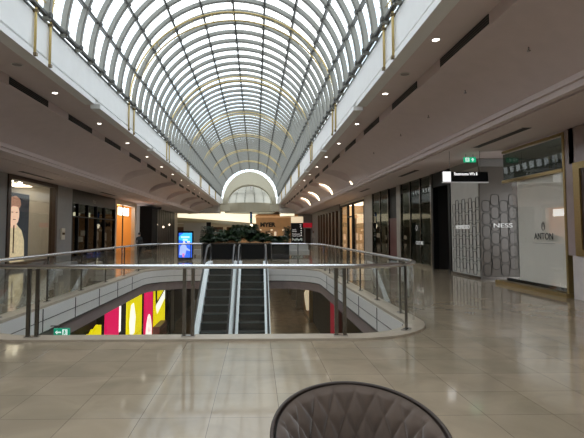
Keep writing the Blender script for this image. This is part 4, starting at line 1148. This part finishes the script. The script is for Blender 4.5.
for y in (42, 47, 52, 58, 64): m.box(3.6, 4.29, y, y + 1.1, -5.2, -.84)
each(m, 'pier', pm('stone_pier', (.34, .32, .29)), t)
MB().box(4.0, 4.02, 42, 65, -5.1, -.9).build('glass', G_DARK, t)
LW = pm('lower_light', (1, .9, .75), .5, emit=(1, .82, .58), es=9)
for i, y in enumerate((30, 38, 46, 54, 62)):
    t = thing('ceiling_panel_light', 'warm ceiling panel light of the lower corridor, %s beyond the escalators' % ORD[i], 'ceiling light', (1.5, y, -.9), 'lower corridor lights')
    MB().box(.9, 2.1, y - .4, y + .4, -.88, -.85).build('diffuser', LW, t)
    MB().box(.86, 2.14, y - .44, y - .4, -.89, -.83).box(.86, 2.14, y + .4, y + .44, -.89, -.83).build('frame', WHITE, t)

# ------------------------------------------------------------------ hanging signs
t = thing('hanging_sign', 'black hanging restrooms sign with a white square end, on two thin rods', 'sign', (6.2, 14.0, 3.0))
m = MB().box(5.62, 7.00, 14.0, 14.08, 3.06, 3.365).build('panel', pm('sign_black', (.006, .006, .007), .3), t)
MB().box(5.62, 5.86, 13.985, 14.0, 3.06, 3.365).build('white_end', pm('sign_white_lit', (.95, .95, .95), .4, emit=(1, 1, 1), es=1.0), t)
MB().box(5.62, 7.00, 13.97, 14.09, 3.03, 3.06).build('base_rail', pm('rail_pale', (.6, .58, .58), .3, emit=(1, 1, 1), es=.12), t)
text('letters', "Restrooms W's 8", .125, (5.96, 13.992, 3.295), '-y', pm('lit_letters', (1, 1, 1), .4, emit=(1, 1, 1), es=1.2), t, .003, 'LEFT', sx=.80, offset=.001)
m = MB()
for x in (5.85, 6.78): m.tube([(x, 14.04, 3.365), (x, 14.04, 4.0)], .008, 6)
m.build('rod', DSTEEL, t)
t = thing('exit_sign', 'green lit exit sign with running figure and arrow above the restrooms sign', 'exit sign', (6.4, 14.6, 3.6))
exit_faces(t, 6.55, 6.93, 14.6, 3.745, 3.905, pm('exit_green_lit', (.0, .28, .13), .4, emit=(.0, .55, .26), es=.7), True, ((6.62, 6.85), 4.0))

# ------------------------------------------------------------------ quilted tub chair
chair = thing('tub_chair', 'taupe quilted tub armchair with dark piping at the near edge of the floor', 'armchair', (.437, 1.99, 0), None, 0.05)
VEL = pm('taupe_velvet', (.120, .085, .066), .75, var=.12, vscale=9, sheen=.5, spec=.25)
VELO = pm('taupe_velvet_outer', (.11, .08, .062), .8, var=.1, vscale=9, sheen=.4, spec=.2)
PIPE = pm('piping_dark', (.055, .038, .030), .6)
def rim(phi):        # phi 0 = back centre, +-pi/2 sides
    a = min(1, abs(phi) / 2.05)
    return .815 - .19 * (a ** 1.9)
def rad(phi, h):
    base = .385 - .02 * math.cos(phi)
    return base * (.84 + .16 * min(1, max(0, (h - .38) / .42)))
def shell(inner):
    NP, NH = 220, 52; vs = []; fs = []
    for i in range(NP + 1):
        phi = -2.05 + 4.10 * i / NP
        top = rim(phi)
        for j in range(NH + 1):
            z = .30 + (top - .30) * j / NH
            r_ = rad(phi, z) - (.075 if inner else 0) * (1 - .75 * (j / NH) ** 6)
            if not inner: r_ += .004
            if inner:
                u = phi * .34; v = z; s = .105
                q1 = abs(math.sin(PI * (u * 1.0 + v * .6) / s)); q2 = abs(math.sin(PI * (u * 1.0 - v * .6) / s))
                r_ -= .022 * min(q1, q2) ** .5 * (1 if j < NH - 1 else 0)
            vs.append((r_ * 1.0 * math.sin(phi), r_ * .95 * math.cos(phi), z))
    n = NH + 1
    for i in range(NP):
        for j in range(NH): fs.append((i * n + j, (i + 1) * n + j, (i + 1) * n + j + 1, i * n + j + 1))
    return vs, fs
def local(mb, name, mat, parent):
    l = wloc(parent); mb.v = [(a + l.x, b + l.y, c + l.z) for a, b, c in mb.v]
    return mb.build(name, mat, parent)
vs, fs = shell(True); back = local(MB().add(vs, fs, True), 'backrest', VEL, chair)
vs, fs = shell(False); local(MB().add(vs, fs, True), 'outer_shell', VELO, chair)
m = MB(); path = []
for i in range(81):
    phi = -2.05 + 4.10 * i / 80; r_ = rad(phi, rim(phi)) + .0
    path.append((r_ * math.sin(phi), r_ * .95 * math.cos(phi), rim(phi) + .002))
e0, e1 = path[0], path[-1]
path = [(e0[0] * .97, e0[1] * .97, .32)] + path + [(e1[0] * .97, e1[1] * .97, .32)]
m.tube(path, .009, 8); local(m, 'piping', PIPE, back)
m = MB()
for phi, sg in ((-2.05, 1), (2.05, -1)):     # close the arm ends
    z0, z1 = .30, rim(phi)
    q = [(r_ * math.sin(phi), r_ * .95 * math.cos(phi), z) for z in (z0, z1) for r_ in (rad(phi, z) - .07, rad(phi, z) + .012)]
    m.add(q, [(0, 1, 3, 2)])
local(m, 'arm_end', VELO, chair)
m = MB(); N = 40; prof = [(.0, .47), (.20, .468), (.28, .455), (.31, .42), (.31, .36), (.30, .31), (.0, .31)]
vs = [(r_ * math.cos(2 * PI * k / N), r_ * math.sin(2 * PI * k / N) - .03, z) for r_, z in prof for k in range(N)]
fs = [(i * N + k, i * N + (k + 1) % N, (i + 1) * N + (k + 1) % N, (i + 1) * N + k) for i in range(len(prof) - 1) for k in range(N)]
local(m.add(vs, fs, True), 'seat', VEL, chair)
for sx_, sy_ in ((-1, -1), (1, -1), (-1, 1), (1, 1)):
    m = MB(); m.tube([(.20 * sx_, .19 * sy_, .32), (.27 * sx_, .26 * sy_, 0.0)], [.022, .013], 10)
    local(m, 'leg', pm('leg_black', (.02, .018, .016), .4), chair)

# ------------------------------------------------------------------ light: overcast daylight through the glass roof
w = bpy.data.worlds.new('sky'); bpy.context.scene.world = w; w.use_nodes = True
nt = w.node_tree; bg = nt.nodes['Background']
tc = nt.nodes.new('ShaderNodeTexCoord'); nz = nt.nodes.new('ShaderNodeTexNoise')
nz.inputs['Scale'].default_value = 3.2; nz.inputs['Detail'].default_value = 4
nt.links.new(tc.outputs['Generated'], nz.inputs['Vector'])
cr = nt.nodes.new('ShaderNodeValToRGB')
cr.color_ramp.elements[0].position = .38; cr.color_ramp.elements[0].color = (.70, .80, .90, 1)
cr.color_ramp.elements[1].position = .60; cr.color_ramp.elements[1].color = (1, .985, .96, 1)
nt.links.new(nz.outputs['Fac'], cr.inputs[0]); nt.links.new(cr.outputs[0], bg.inputs['Color'])
bg.inputs['Strength'].default_value = 3.2

# ------------------------------------------------------------------ camera
cam = bpy.data.cameras.new('camera'); co = bpy.data.objects.new('camera', cam); C.objects.link(co)
f = 472.0; ppx, ppy = 268.0, 203.0
th = math.atan2(232 - ppy, f); psi = math.atan2((ppx - 256) * math.cos(th), f)
co.location = (0, 0, H); co.rotation_euler = (PI / 2 + th, 0, -psi)
cam.sensor_width = 36; cam.lens = f / 584 * 36; cam.clip_end = 300; cam.clip_start = .05
cam.shift_x = (292 - ppx) / 584; cam.shift_y = (ppy - 219) / 584
sc = bpy.context.scene; sc.camera = co
sc.view_settings.view_transform = 'Standard'; sc.view_settings.look = 'None'; sc.view_settings.gamma = 1
sc.view_settings.exposure = -0.12
sc.cycles.max_bounces = 10; sc.cycles.diffuse_bounces = 6; sc.cycles.transparent_max_bounces = 24
sc.cycles.sample_clamp_indirect = 6
